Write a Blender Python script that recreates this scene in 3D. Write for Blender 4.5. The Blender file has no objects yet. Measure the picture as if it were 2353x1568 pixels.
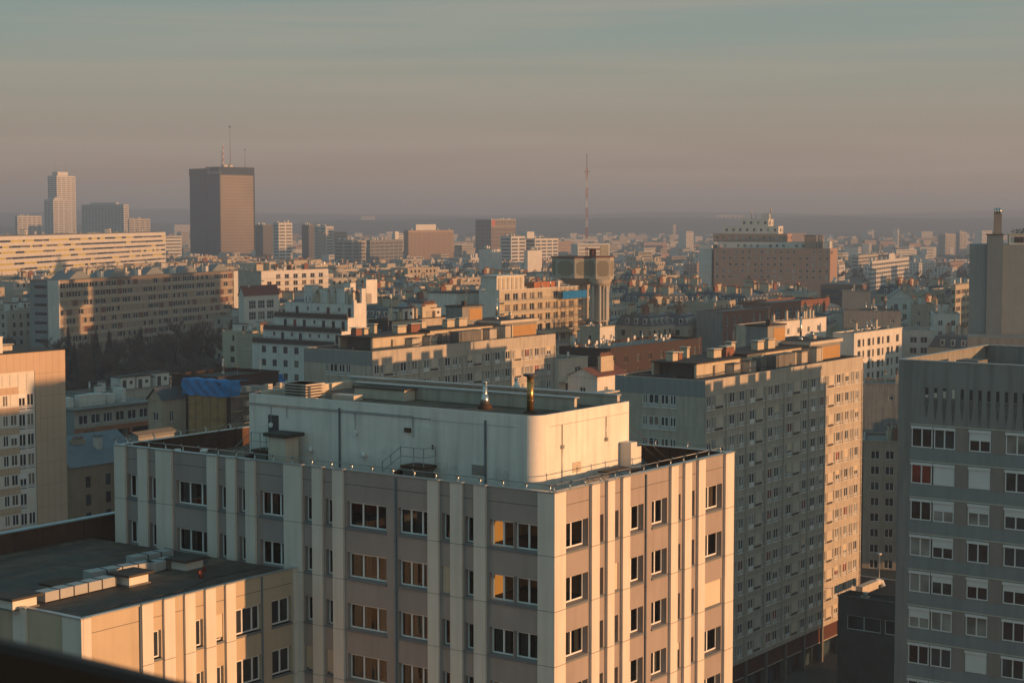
import bpy, math, random
from math import radians as rad, sin, cos, tan, pi
RND = random.Random(7)

# ------------------------------------------------------------------ camera, sky, sun, exposure
SC = bpy.context.scene
COL = SC.collection
FOC, CX, CY = 3990.0, 1176.0, 784.0        # the photograph measured on a 2352 x 1568 grid
PITCH = math.atan(285 / FOC)
CAMZ = 67.0
cam = bpy.data.cameras.new('camera')
cam.lens = 36 * FOC / 2352
cam.sensor_width = 36
cam.clip_start = 0.05
cam.clip_end = 40000
cam.dof.use_dof = True
cam.dof.focus_distance = 160
cam.dof.aperture_fstop = 9
camo = bpy.data.objects.new('camera', cam)
camo.location = (0, 0, CAMZ)
camo.rotation_euler = (pi / 2 - PITCH, 0, 0)
COL.objects.link(camo)
SC.camera = camo

SUN_EL = rad(3.5)
SUN_AZ = rad(-22.5)                        # measured from +X towards +Y: low sun from the right, a little behind
sdir = (cos(SUN_AZ) * cos(SUN_EL), sin(SUN_AZ) * cos(SUN_EL), sin(SUN_EL))
sun = bpy.data.lights.new('sun', 'SUN')
sun.energy = 5.0
sun.angle = rad(0.5)
sun.color = (1.0, 0.49, 0.205)
suno = bpy.data.objects.new('sun', sun)
suno.rotation_euler = (pi / 2 - SUN_EL, 0, SUN_AZ + pi / 2)
COL.objects.link(suno)

W = bpy.data.worlds.new('World')
SC.world = W
W.use_nodes = True
nt = W.node_tree
nt.nodes.clear()
N = nt.nodes.new
out = N('ShaderNodeOutputWorld')
bg = N('ShaderNodeBackground')
sky = N('ShaderNodeTexSky')
sky.sky_type = 'NISHITA'
sky.sun_disc = False
sky.sun_elevation = SUN_EL
sky.sun_rotation = pi / 2 - SUN_AZ         # the sky's rotation runs clockwise from +Y
sky.air_density = 1.3
sky.dust_density = 2.5
sc1 = N('ShaderNodeVectorMath'); sc1.operation = 'SCALE'; sc1.inputs['Scale'].default_value = 0.10
tc = N('ShaderNodeTexCoord')
sep = N('ShaderNodeSeparateXYZ')
ramp = N('ShaderNodeValToRGB')
el = ramp.color_ramp.elements
stops = [(0.0, (0.30, 0.225, 0.175)), (0.03, (0.315, 0.235, 0.182)), (0.062, (0.305, 0.278, 0.222)),
         (0.10, (0.235, 0.288, 0.258)), (0.14, (0.178, 0.268, 0.268)), (0.3, (0.10, 0.25, 0.30)), (1.0, (0.07, 0.22, 0.31))]
el[0].position, el[0].color = stops[0][0], (*stops[0][1], 1)
el[1].position, el[1].color = stops[-1][0], (*stops[-1][1], 1)
for p_, c_ in stops[1:-1]:
    e_ = el.new(p_); e_.color = (*c_, 1)
mp = N('ShaderNodeMapping'); mp.inputs['Scale'].default_value = (1.5, 1.5, 38)
mp.inputs['Rotation'].default_value = (0.02, -0.03, 0.3)
nz = N('ShaderNodeTexNoise'); nz.inputs['Scale'].default_value = 1.6; nz.inputs['Detail'].default_value = 8; nz.inputs['Distortion'].default_value = 0.5
nz.inputs['Roughness'].default_value = 0.45
cr = N('ShaderNodeMapRange'); cr.inputs[1].default_value = 0.43; cr.inputs[2].default_value = 0.64
cr.inputs[3].default_value = 0.0; cr.inputs[4].default_value = 0.4
mixc = N('ShaderNodeMix'); mixc.data_type = 'RGBA'
mixc.inputs[7].default_value = (0.40, 0.325, 0.26, 1)
mixs = N('ShaderNodeMix'); mixs.data_type = 'RGBA'; mixs.inputs[0].default_value = 0.92
L = nt.links.new
L(tc.outputs['Generated'], sep.inputs[0]); L(sep.outputs['Z'], ramp.inputs[0])
L(tc.outputs['Generated'], mp.inputs[0]); L(mp.outputs[0], nz.inputs['Vector']); L(nz.outputs[0], cr.inputs[0])
L(cr.outputs[0], mixc.inputs[0]); L(ramp.outputs[0], mixc.inputs[6])
L(sky.outputs[0], sc1.inputs[0]); L(sc1.outputs[0], mixs.inputs[6]); L(mixc.outputs[2], mixs.inputs[7])
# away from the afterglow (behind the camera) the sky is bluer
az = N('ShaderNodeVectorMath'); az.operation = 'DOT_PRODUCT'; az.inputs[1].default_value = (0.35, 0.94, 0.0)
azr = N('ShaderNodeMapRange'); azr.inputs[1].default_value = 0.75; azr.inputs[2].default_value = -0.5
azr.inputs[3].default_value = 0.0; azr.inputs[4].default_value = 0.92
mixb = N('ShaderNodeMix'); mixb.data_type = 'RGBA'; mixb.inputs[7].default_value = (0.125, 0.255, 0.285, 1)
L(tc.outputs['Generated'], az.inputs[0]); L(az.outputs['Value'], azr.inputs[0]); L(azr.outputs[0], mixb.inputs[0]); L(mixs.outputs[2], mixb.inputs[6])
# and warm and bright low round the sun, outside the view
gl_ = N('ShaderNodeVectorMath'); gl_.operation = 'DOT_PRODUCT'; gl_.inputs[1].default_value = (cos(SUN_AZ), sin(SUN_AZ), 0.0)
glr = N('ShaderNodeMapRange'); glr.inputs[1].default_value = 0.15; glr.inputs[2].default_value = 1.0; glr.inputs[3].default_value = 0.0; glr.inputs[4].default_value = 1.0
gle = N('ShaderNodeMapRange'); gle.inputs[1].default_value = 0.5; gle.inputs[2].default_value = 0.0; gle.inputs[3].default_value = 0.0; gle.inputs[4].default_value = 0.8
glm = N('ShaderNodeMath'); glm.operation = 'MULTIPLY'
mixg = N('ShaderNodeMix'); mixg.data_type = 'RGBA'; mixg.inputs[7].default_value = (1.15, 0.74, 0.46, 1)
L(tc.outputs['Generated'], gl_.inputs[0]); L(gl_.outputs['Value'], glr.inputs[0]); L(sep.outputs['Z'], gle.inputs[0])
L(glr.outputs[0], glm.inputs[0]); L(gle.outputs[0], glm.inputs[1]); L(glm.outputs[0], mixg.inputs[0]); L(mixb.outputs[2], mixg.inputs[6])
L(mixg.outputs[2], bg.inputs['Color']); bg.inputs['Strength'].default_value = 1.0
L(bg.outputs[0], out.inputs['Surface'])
SC.view_settings.view_transform = 'Standard'
SC.view_settings.look = 'None'
SC.view_settings.exposure = 0.27
SC.view_settings.gamma = 1
SC.render.engine = 'CYCLES'
SC.cycles.use_denoising = True
SC.cycles.max_bounces = 6
SC.cycles.diffuse_bounces = 3
SC.cycles.volume_bounces = 0
SC.cycles.sample_clamp_indirect = 4

# ------------------------------------------------------------------ pixel <-> place
cp, sp = cos(PITCH), sin(PITCH)

def at(px, py, Y):
    x = (px - CX) / FOC; y = (CY - py) / FOC
    dy = cp + y * sp; dz = -sp + y * cp
    return (x / dy * Y, Y, CAMZ + dz / dy * Y)

def atz(px, py, z):
    x = (px - CX) / FOC; y = (CY - py) / FOC
    dy = cp + y * sp; dz = -sp + y * cp
    t = (z - CAMZ) / dz
    return (x * t, dy * t)

def proj(X, Y, z):
    d = Y * cp - (z - CAMZ) * sp
    return (CX + FOC * X / d, CY - FOC * (Y * sp + (z - CAMZ) * cp) / d)

# ------------------------------------------------------------------ materials
MATS = {}

def mat(name, col=(.5, .5, .5), rough=.85, var=.12, scale=.6, streak=0.0, metal=0.0, bump=0.0, spec=.3, tiles=None, noise2=None):
    if name in MATS: return MATS[name]
    m = bpy.data.materials.new(name); m.use_nodes = True
    t = m.node_tree; nn = t.nodes.new; ln = t.links.new
    b = t.nodes['Principled BSDF']
    b.inputs['Roughness'].default_value = rough
    b.inputs['Metallic'].default_value = metal
    b.inputs['Specular IOR Level'].default_value = spec
    g = nn('ShaderNodeNewGeometry')
    no = nn('ShaderNodeTexNoise'); no.inputs['Scale'].default_value = scale; no.inputs['Detail'].default_value = 6
    no.inputs['Roughness'].default_value = .62
    ln(g.outputs['Position'], no.inputs['Vector'])
    mr = nn('ShaderNodeMapRange'); mr.inputs[1].default_value = .3; mr.inputs[2].default_value = .7
    mr.inputs[3].default_value = 1 - var; mr.inputs[4].default_value = 1 + var
    ln(no.outputs[0], mr.inputs[0])
    last = mr.outputs[0]
    if streak:
        mpp = nn('ShaderNodeMapping'); mpp.inputs['Scale'].default_value = (2.2, 2.2, .16)
        n2 = nn('ShaderNodeTexNoise'); n2.inputs['Scale'].default_value = 1.0; n2.inputs['Detail'].default_value = 5
        ln(g.outputs['Position'], mpp.inputs[0]); ln(mpp.outputs[0], n2.inputs['Vector'])
        m2 = nn('ShaderNodeMapRange'); m2.inputs[1].default_value = .45; m2.inputs[2].default_value = .75
        m2.inputs[3].default_value = 1; m2.inputs[4].default_value = 1 - streak
        ln(n2.outputs[0], m2.inputs[0])
        mu = nn('ShaderNodeMath'); mu.operation = 'MULTIPLY'
        ln(last, mu.inputs[0]); ln(m2.outputs[0], mu.inputs[1]); last = mu.outputs[0]
    if tiles:
        # cladding panels: object-space joints (width, height of a panel)
        tcn = nn('ShaderNodeTexCoord'); sx = nn('ShaderNodeSeparateXYZ'); ln(tcn.outputs['Object'], sx.inputs[0])
        ad = nn('ShaderNodeMath'); ad.operation = 'ADD'; ln(sx.outputs[0], ad.inputs[0]); ln(sx.outputs[1], ad.inputs[1])
        prev = None
        for src, size in ((ad.outputs[0], tiles[0]), (sx.outputs[2], tiles[1])):
            dv = nn('ShaderNodeMath'); dv.operation = 'DIVIDE'; dv.inputs[1].default_value = size; ln(src, dv.inputs[0])
            fr = nn('ShaderNodeMath'); fr.operation = 'FRACT'; ln(dv.outputs[0], fr.inputs[0])
            lt = nn('ShaderNodeMath'); lt.operation = 'LESS_THAN'; lt.inputs[1].default_value = tiles[2] / size; ln(fr.outputs[0], lt.inputs[0])
            if prev is None: prev = lt.outputs[0]
            else:
                mx = nn('ShaderNodeMath'); mx.operation = 'MAXIMUM'; ln(prev, mx.inputs[0]); ln(lt.outputs[0], mx.inputs[1]); prev = mx.outputs[0]
        m3 = nn('ShaderNodeMapRange'); m3.inputs[3].default_value = 1; m3.inputs[4].default_value = tiles[3]; ln(prev, m3.inputs[0])
        mu2 = nn('ShaderNodeMath'); mu2.operation = 'MULTIPLY'; ln(last, mu2.inputs[0]); ln(m3.outputs[0], mu2.inputs[1]); last = mu2.outputs[0]
    vm = nn('ShaderNodeVectorMath'); vm.operation = 'SCALE'; vm.inputs[0].default_value = col
    ln(last, vm.inputs['Scale']); ln(vm.outputs[0], b.inputs['Base Color'])
    if bump:
        bn = nn('ShaderNodeTexNoise'); bn.inputs['Scale'].default_value = 9; bn.inputs['Detail'].default_value = 4
        ln(g.outputs['Position'], bn.inputs['Vector'])
        bb = nn('ShaderNodeBump'); bb.inputs['Strength'].default_value = bump; bb.inputs['Distance'].default_value = .05
        ln(bn.outputs[0], bb.inputs['Height']); ln(bb.outputs[0], b.inputs['Normal'])
    MATS[name] = m
    return m

def glass(name, tint=(.02, .025, .03), see=0.0, rough=.06):
    if name in MATS: return MATS[name]
    m = bpy.data.materials.new(name); m.use_nodes = True
    t = m.node_tree; nn = t.nodes.new; ln = t.links.new
    b = t.nodes['Principled BSDF']
    g = nn('ShaderNodeNewGeometry')
    no = nn('ShaderNodeTexNoise'); no.inputs['Scale'].default_value = .45; no.inputs['Detail'].default_value = 1
    ln(g.outputs['Position'], no.inputs['Vector'])
    mr = nn('ShaderNodeMapRange'); mr.inputs[1].default_value = .35; mr.inputs[2].default_value = .65
    mr.inputs[3].default_value = .55; mr.inputs[4].default_value = 1.7
    ln(no.outputs[0], mr.inputs[0])
    vm = nn('ShaderNodeVectorMath'); vm.operation = 'SCALE'; vm.inputs[0].default_value = tint
    ln(mr.outputs[0], vm.inputs['Scale']); ln(vm.outputs[0], b.inputs['Base Color'])
    b.inputs['Roughness'].default_value = rough
    b.inputs['Specular IOR Level'].default_value = .5
    if see:
        tr = nn('ShaderNodeBsdfTransparent'); tr.inputs[0].default_value = (.62, .66, .64, 1)
        mx = nn('ShaderNodeMixShader')
        fr = nn('ShaderNodeFresnel'); fr.inputs[0].default_value = 1.5
        gl = nn('ShaderNodeBsdfGlossy'); gl.inputs['Roughness'].default_value = .02
        ln(fr.outputs[0], mx.inputs[0]); ln(tr.outputs[0], mx.inputs[1]); ln(gl.outputs[0], mx.inputs[2])
        ln(mx.outputs[0], t.nodes['Material Output'].inputs['Surface'])
    MATS[name] = m
    return m

def emit(name, col, s):
    if name in MATS: return MATS[name]
    m = bpy.data.materials.new(name); m.use_nodes = True
    b = m.node_tree.nodes['Principled BSDF']
    b.inputs['Base Color'].default_value = (*col, 1)
    b.inputs['Emission Color'].default_value = (*col, 1); b.inputs['Emission Strength'].default_value = s
    MATS[name] = m
    return m

WHITE = mat('white_render', (.71, .68, .63), var=.09, scale=.45, streak=.2, bump=.12)
WHITE2 = mat('white_painted_wall', (.64, .62, .57), var=.07, streak=.12)
CREAM = mat('cream_panel', (.62, .57, .51), var=.06, scale=.35, rough=.6, streak=.13, bump=.03)
SPAND = mat('grey_spandrel_panel', (.305, .265, .248), var=.09, scale=.28, rough=.55, streak=.12)
SPAND_W = mat('tan_spandrel_panel', (.45, .37, .27), var=.09, scale=.28, rough=.55, streak=.1)
SHUT = mat('cream_shutter', (.58, .52, .41), var=.05, tiles=(50, .09, .012, .8))
FRAME = mat('white_window_frame', (.68, .69, .68), var=.04, rough=.45)
FRAMED = mat('brown_window_frame', (.22, .17, .13), var=.1)
SLATE = mat('slate_sill', (.13, .15, .17), var=.1, rough=.5)
GAP = mat('dark_joint', (.05, .05, .05))
CONC = mat('weathered_concrete', (.45, .41, .35), var=.1, scale=.4, streak=.3, bump=.15)
CONC_L = mat('pale_concrete', (.54, .49, .41), var=.07, scale=.4, streak=.16, bump=.1)
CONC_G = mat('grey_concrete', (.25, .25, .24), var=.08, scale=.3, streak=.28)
CONC_D = mat('dark_concrete', (.16, .155, .145), var=.15, streak=.3)
PANELG = mat('blue_grey_band_panel', (.235, .26, .265), var=.05, streak=.15)
BRNP = mat('taupe_panel', (.27, .235, .215), var=.07, streak=.15)
TILE = mat('buff_tile_cladding', (.50, .38, .28), var=.06, scale=.25, tiles=(1.15, 3.2, .05, .62))
BEIGE = mat('beige_render', (.45, .38, .29), var=.08, streak=.15)
BEIGE2 = mat('sand_render', (.52, .45, .34), var=.08, streak=.15)
PINK = mat('pinkish_brick', (.40, .27, .21), var=.08)
BRICK = mat('red_brick', (.24, .105, .07), var=.14, scale=1.5, tiles=(.9, .4, .04, .8))
BROWN = mat('shade_darkened_brown', (.05, .036, .034), var=.12, streak=.2)  # very dark brown: shade over the long block is put into the colour
RUST = mat('rusty_parapet', (.085, .047, .033), var=.2, scale=.8, streak=.3, tiles=(3.2, 50, .08, .6))
ORANGE = mat('orange_frame', (.42, .155, .07), var=.08)
OCHRE = mat('ochre_cladding', (.42, .25, .10), var=.08, tiles=(.75, 40, .06, .75))
ZINC = mat('zinc_roof', (.16, .19, .21), rough=.5, var=.12, metal=.2, tiles=(.7, 60, .06, .75))
ZINCD = mat('slate_mansard', (.07, .085, .10), rough=.6, var=.18)
TAR = mat('tar_roof', (.055, .05, .045), var=.3, scale=.8, bump=.3)
GRAVEL = mat('gravel_roof', (.125, .092, .068), var=.5, scale=.9, bump=.9, streak=0)
ROOFG = mat('grey_roof', (.19, .18, .165), var=.2, scale=.5)
CAP = mat('metal_coping', (.42, .45, .46), rough=.35, metal=.6, var=.1)
STEEL = mat('galvanised_steel', (.55, .55, .53), rough=.28, metal=.9, var=.1, scale=3)
RAILM = mat('grey_rail_metal', (.30, .31, .31), rough=.4, metal=.5)
DARKM = mat('dark_metal', (.06, .06, .065), rough=.5)
POT = mat('terracotta_pot', (.26, .13, .08), var=.2)
REDM = mat('red_paint', (.50, .05, .03), rough=.5)
BLUE = mat('blue_tarpaulin', (.006, .17, .44), rough=.4, var=.25, scale=1.2)
NET = mat('tan_scaffold_net', (.26, .19, .09), var=.2, scale=1.0, tiles=(2.4, 2.0, .06, .6))
WOOD = mat('timber_boards', (.30, .19, .10), var=.2)
ASPH = mat('asphalt', (.05, .05, .052), var=.2, scale=.4)
GL = glass('dark_glass')
GLB = glass('blue_glass', (.03, .05, .06), rough=.08)
GLC = glass('curtained_glass', (.13, .11, .09), rough=.2)
GLW = glass('net_curtain_glass', (.20, .21, .20), rough=.2)
GLR = glass('red_curtain_glass', (.16, .03, .02), rough=.2)
GLS = glass('clear_glass', see=1)
CURT = mat('pale_curtain', (.34, .28, .25), var=.08)
CURTG = mat('net_curtain', (.28, .29, .28), var=.08)
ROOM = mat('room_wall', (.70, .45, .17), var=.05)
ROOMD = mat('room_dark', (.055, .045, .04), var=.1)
REDC = mat('red_cloth', (.7, .04, .02))

# ------------------------------------------------------------------ mesh helpers
class MB:
    def __init__(s): s.v, s.f, s.m, s.sm = [], [], [], []
    def quad(s, a, b, c, d, m=0):
        n = len(s.v); s.v += [a, b, c, d]; s.f.append((n, n + 1, n + 2, n + 3)); s.m.append(m); s.sm.append(0)
    def poly(s, pts, m=0):
        n = len(s.v); s.v += list(pts); s.f.append(tuple(range(n, n + len(pts)))); s.m.append(m); s.sm.append(0)
    def box(s, x0, y0, z0, x1, y1, z1, m=0):
        if x0 > x1: x0, x1 = x1, x0
        if y0 > y1: y0, y1 = y1, y0
        if z0 > z1: z0, z1 = z1, z0
        n = len(s.v)
        s.v += [(x0, y0, z0), (x1, y0, z0), (x1, y1, z0), (x0, y1, z0), (x0, y0, z1), (x1, y0, z1), (x1, y1, z1), (x0, y1, z1)]
        for q in ((0, 3, 2, 1), (4, 5, 6, 7), (0, 1, 5, 4), (1, 2, 6, 5), (2, 3, 7, 6), (3, 0, 4, 7)):
            s.f.append(tuple(n + i for i in q)); s.m.append(m); s.sm.append(0)
    def prism(s, pts, z0, z1, m=0, mt=None, z1s=None):
        n = len(s.v); k = len(pts)
        s.v += [(x, y, z0) for x, y in pts] + [(x, y, (z1s[i] if z1s else z1)) for i, (x, y) in enumerate(pts)]
        for i in range(k):
            j = (i + 1) % k
            s.f.append((n + i, n + j, n + k + j, n + k + i)); s.m.append(m); s.sm.append(0)
        s.f.append(tuple(n + k + i for i in range(k))); s.m.append(m if mt is None else mt); s.sm.append(0)
        s.f.append(tuple(n + k - 1 - i for i in range(k))); s.m.append(m); s.sm.append(0)
    def cyl(s, cx, cy, z0, z1, r0, r1=None, n=12, m=0, cap=True):
        r1 = r0 if r1 is None else r1
        b = len(s.v)
        for z, r in ((z0, r0), (z1, r1)):
            s.v += [(cx + r * cos(2 * pi * i / n), cy + r * sin(2 * pi * i / n), z) for i in range(n)]
        for i in range(n):
            j = (i + 1) % n
            s.f.append((b + i, b + j, b + n + j, b + n + i)); s.m.append(m); s.sm.append(1)
        if cap:
            s.f.append(tuple(b + n + i for i in range(n))); s.m.append(m); s.sm.append(0)
            s.f.append(tuple(b + n - 1 - i for i in range(n))); s.m.append(m); s.sm.append(0)
    def tube(s, pts, r, n=6, m=0):
        import mathutils
        V = mathutils.Vector
        P = [V(p) for p in pts]; b = len(s.v)
        for i, p in enumerate(P):
            d = (P[min(i + 1, len(P) - 1)] - P[max(i - 1, 0)])
            if d.length < 1e-6: d = V((0, 0, 1))
            d.normalize()
            a = d.cross(V((0, 0, 1)))
            if a.length < .05: a = d.cross(V((1, 0, 0)))
            a.normalize(); c = d.cross(a)
            rr = r[i] if isinstance(r, (list, tuple)) else r
            for k in range(n):
                t = 2 * pi * k / n
                s.v.append(tuple(p + (a * cos(t) + c * sin(t)) * rr))
        for i in range(len(P) - 1):
            for k in range(n):
                j = (k + 1) % n
                s.f.append((b + i * n + k, b + i * n + j, b + (i + 1) * n + j, b + (i + 1) * n + k)); s.m.append(m); s.sm.append(1)
        s.f.append(tuple(b + k for k in range(n))); s.m.append(m); s.sm.append(0)
        e = b + (len(P) - 1) * n
        s.f.append(tuple(e + k for k in reversed(range(n)))); s.m.append(m); s.sm.append(0)
    def mesh(s, name, mats, dz=0.0):
        me = bpy.data.meshes.new(name)
        v = s.v if not dz else [(x, y, z + dz) for x, y, z in s.v]
        me.from_pydata(v, [], s.f)
        for m in (mats if isinstance(mats, (list, tuple)) else [mats]): me.materials.append(m)
        me.polygons.foreach_set('material_index', s.m)
        me.polygons.foreach_set('use_smooth', [bool(x) for x in s.sm])
        me.update()
        return me
    def build(s, name, mats, parent=None, dz=0.0, loc=None, rz=0.0):
        return link(name, s.mesh(name, mats, dz), parent, loc, rz)

def link(name, me, parent=None, loc=None, rz=0.0, scale=None):
    o = bpy.data.objects.new(name, me)
    COL.objects.link(o)
    if parent: o.parent = parent
    if loc: o.location = loc
    if rz: o.rotation_euler = (0, 0, rz)
    if scale: o.scale = scale
    return o

def tag(o, label=None, cat=None, group=None, kind=None):
    if label: o['label'] = label
    if cat: o['category'] = cat
    if group: o['group'] = group
    if kind: o['kind'] = kind
    return o

def empty(name, loc, rz=0.0):
    o = bpy.data.objects.new(name, None); COL.objects.link(o)
    o.location = loc; o.rotation_euler = (0, 0, rz); o.empty_display_size = .5
    return o

def ground(x, y):
    def ss(a, b, t):
        t = min(1, max(0, (t - a) / (b - a))); return t * t * (3 - 2 * t)
    z = 20 * ss(285, 420, y + .12 * abs(x))
    z -= 8 * ss(900, 2000, y)
    z += 16 * ss(2800, 6500, y)
    return z

PHI = math.atan2(4050, 2876)

# ------------------------------------------------------------------ windows
WM = {}

def win_mesh(w, h, style, fr, gl, split=False):
    key = (round(w, 2), round(h, 2), style, fr.name, gl.name, split)
    if key in WM: return WM[key]
    a = MB(); p = MB()
    t = min(.1 if style in ('low', 'door') else .085, w * .12)
    d = .07
    zb = 0.0
    if style == 'low':                    # glazing above a panel with a rail: the R building's type
        zb = h * .26
        a.box(0, -d, 0, w, 0, h * .07); a.box(0, -d, h * .13, w, 0, h * .22)
        p.quad((t, -.01, h * .07), (w - t, -.01, h * .07), (w - t, -.01, h * .13), (t, -.01, h * .13), 1)
    if style == 'door':
        zb = h * .28
        a.box(0, -d, 0, w, 0, zb)
    a.box(0, -d, zb, t, 0, h); a.box(w - t, -d, zb, w, 0, h)
    a.box(t, -d, zb, w - t, 0, zb + t); a.box(t, -d, h - t, w - t, 0, h)
    if style in ('2', 'low', 'door'): xs = [.5]
    elif style == '3': xs = [.35, .72]
    elif style == '1': xs = []
    elif style == 'grid': xs = [.33, .67]
    else: xs = [.5]
    for x in xs: a.box(w * x - t * .6, -d - .002, zb + t, w * x + t * .6, 0, h - t)
    if style == 'grid':
        a.box(t, -d + .01, h * .5 - .04, w - t, 0, h * .5 + .04)
    p.quad((t, -.03, zb + t), (w - t, -.03, zb + t), (w - t, -.03, h - t), (t, -.03, h - t), 1)
    if split:
        r = (a.mesh('window', [fr, gl]), p.mesh('pane', [fr, gl]))
    else:
        n = len(a.v); a.v += p.v; a.f += [tuple(i + n for i in f) for f in p.f]; a.m += p.m; a.sm += p.sm
        r = (a.mesh('window', [fr, gl]), None)
    WM[key] = r
    return r

# ------------------------------------------------------------------ a building set on its own grid
class Bld:
    def __init__(s, name, label, px, py, Y, phi=PHI, cat='building', group=None, g=None, anchor=None):
        X, Y, z = at(px, py, Y)
        if anchor:                         # px,py,Y name the right-hand end of the R face
            X -= anchor * cos(phi); Y -= anchor * sin(phi)
        s.X, s.Y, s.zt, s.phi = X, Y, z, phi
        s.g = ground(X, Y) if g is None else g
        s.root = empty(name, (X, Y, s.g), phi)
        tag(s.root, label, cat, group)
        s.ex = (cos(phi), sin(phi)); s.ey = (-sin(phi), cos(phi))
        s.nwin = 0
        s.rest = None
    def ext(s, ax, px, z=None, u0=0.0, v0=0.0):
        z = s.zt if z is None else z
        d = s.ex if ax == 'R' else s.ey
        X0 = s.X + u0 * s.ex[0] + v0 * s.ey[0]; Y0 = s.Y + u0 * s.ex[1] + v0 * s.ey[1]
        k = (px - CX) / FOC
        return (k * (Y0 * cp - (z - CAMZ) * sp) - X0) / (d[0] - k * d[1] * cp)
    def local(s, px, py, z):
        X, Y = atz(px, py, z)
        dx, dy = X - s.X, Y - s.Y
        return (dx * s.ex[0] + dy * s.ex[1], dx * s.ey[0] + dy * s.ey[1])
    def world(s, u, v):
        return (s.X + u * s.ex[0] + v * s.ey[0], s.Y + u * s.ex[1] + v * s.ey[1])
    def put(s, mb, name, mats, parent=None):
        return mb.build(name, mats, parent or s.root, dz=-s.g if (parent is None or parent is s.root) else 0)
    def window(s, F, sx, z, w, h, style='2', fr=None, gl=None, o=-.18, split=False, parent=None):
        fr = fr or FRAME; gl = gl or GL
        me, pm = win_mesh(w, h, style, fr, gl, split)
        if F == 'R': loc, rz = (sx, -o, z - s.g), 0.0
        else: loc, rz = (-o, sx + w, z - s.g), -pi / 2
        s.nwin += 1
        if s.nwin > 100:                   # past a hundred windows the rest are gathered in one part
            if s.rest is None: s.rest = {}
            s.rest.setdefault(me, []).append((loc, rz))
            if pm: s.rest.setdefault(pm, []).append((loc, rz))
            return None
        ob = link('window', me, s.root, loc, rz)
        if pm: link('pane', pm, ob)
        return ob
    def finish(s):
        if not s.rest: return
        mats = []; v = []; f = []; mi = []
        for me, places in s.rest.items():
            idx = []
            for m in me.materials:
                if m not in mats: mats.append(m)
                idx.append(mats.index(m))
            vs = [tuple(q.co) for q in me.vertices]; fs = [(tuple(p.vertices), p.material_index) for p in me.polygons]
            for (x, y, z), rz in places:
                n = len(v); c, q = cos(rz), sin(rz)
                v += [(x + a * c - b * q, y + a * q + b * c, z + e) for a, b, e in vs]
                for t, k in fs:
                    f.append(tuple(i + n for i in t)); mi.append(idx[k])
        me = bpy.data.meshes.new('lower_windows'); me.from_pydata(v, [], f)
        for m in mats: me.materials.append(m)
        me.polygons.foreach_set('material_index', mi)
        ob = link('lower_windows', me, s.root); tag(ob, kind='stuff')

def fc(F, s, o, z): return (s, -o, z) if F == 'R' else (-o, s, z)

def wall(mb, F, s0, s1, z0, z1, holes=(), o=0.0, m=0, jd=.2, mj=None, mb2=None, mback=None):
    """a facade sheet with real openings; jambs run jd inwards"""
    mj = m if mj is None else mj
    xs = sorted({s0, s1} | {min(max(h[i], s0), s1) for h in holes for i in (0, 1)})
    zs = sorted({z0, z1} | {min(max(h[i], z0), z1) for h in holes for i in (2, 3)})
    for a, b in zip(zs, zs[1:]):
        if b - a < 1e-5: continue
        zm = (a + b) / 2
        row = [h for h in holes if h[2] < zm < h[3]]
        start = None
        for c, d in zip(xs, xs[1:]):
            xm = (c + d) / 2
            inside = any(h[0] < xm < h[1] for h in row)
            if inside:
                if start is not None:
                    mb.quad(fc(F, start, o, a), fc(F, c, o, a), fc(F, c, o, b), fc(F, start, o, b), m); start = None
            elif start is None: start = c
        if start is not None:
            mb.quad(fc(F, start, o, a), fc(F, s1, o, a), fc(F, s1, o, b), fc(F, start, o, b), m)
    for h in holes:
        a, b, c, d = h[:4]; i = o - jd
        mb.quad(fc(F, a, o, c), fc(F, a, i, c), fc(F, a, i, d), fc(F, a, o, d), mj)
        mb.quad(fc(F, b, o, c), fc(F, b, i, c), fc(F, b, i, d), fc(F, b, o, d), mj)
        mb.quad(fc(F, a, o, c), fc(F, b, o, c), fc(F, b, i, c), fc(F, a, i, c), mj)
        mb.quad(fc(F, a, o, d), fc(F, b, o, d), fc(F, b, i, d), fc(F, a, i, d), mj)
        if mback is not None:
            mb.quad(fc(F, a, i, c), fc(F, b, i, c), fc(F, b, i, d), fc(F, a, i, d), mback)

def fbox(mb, F, s0, s1, o0, o1, z0, z1, m=0):
    a = fc(F, s0, o0, z0); b = fc(F, s1, o1, z1)
    mb.box(*a, *b, m)

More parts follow.
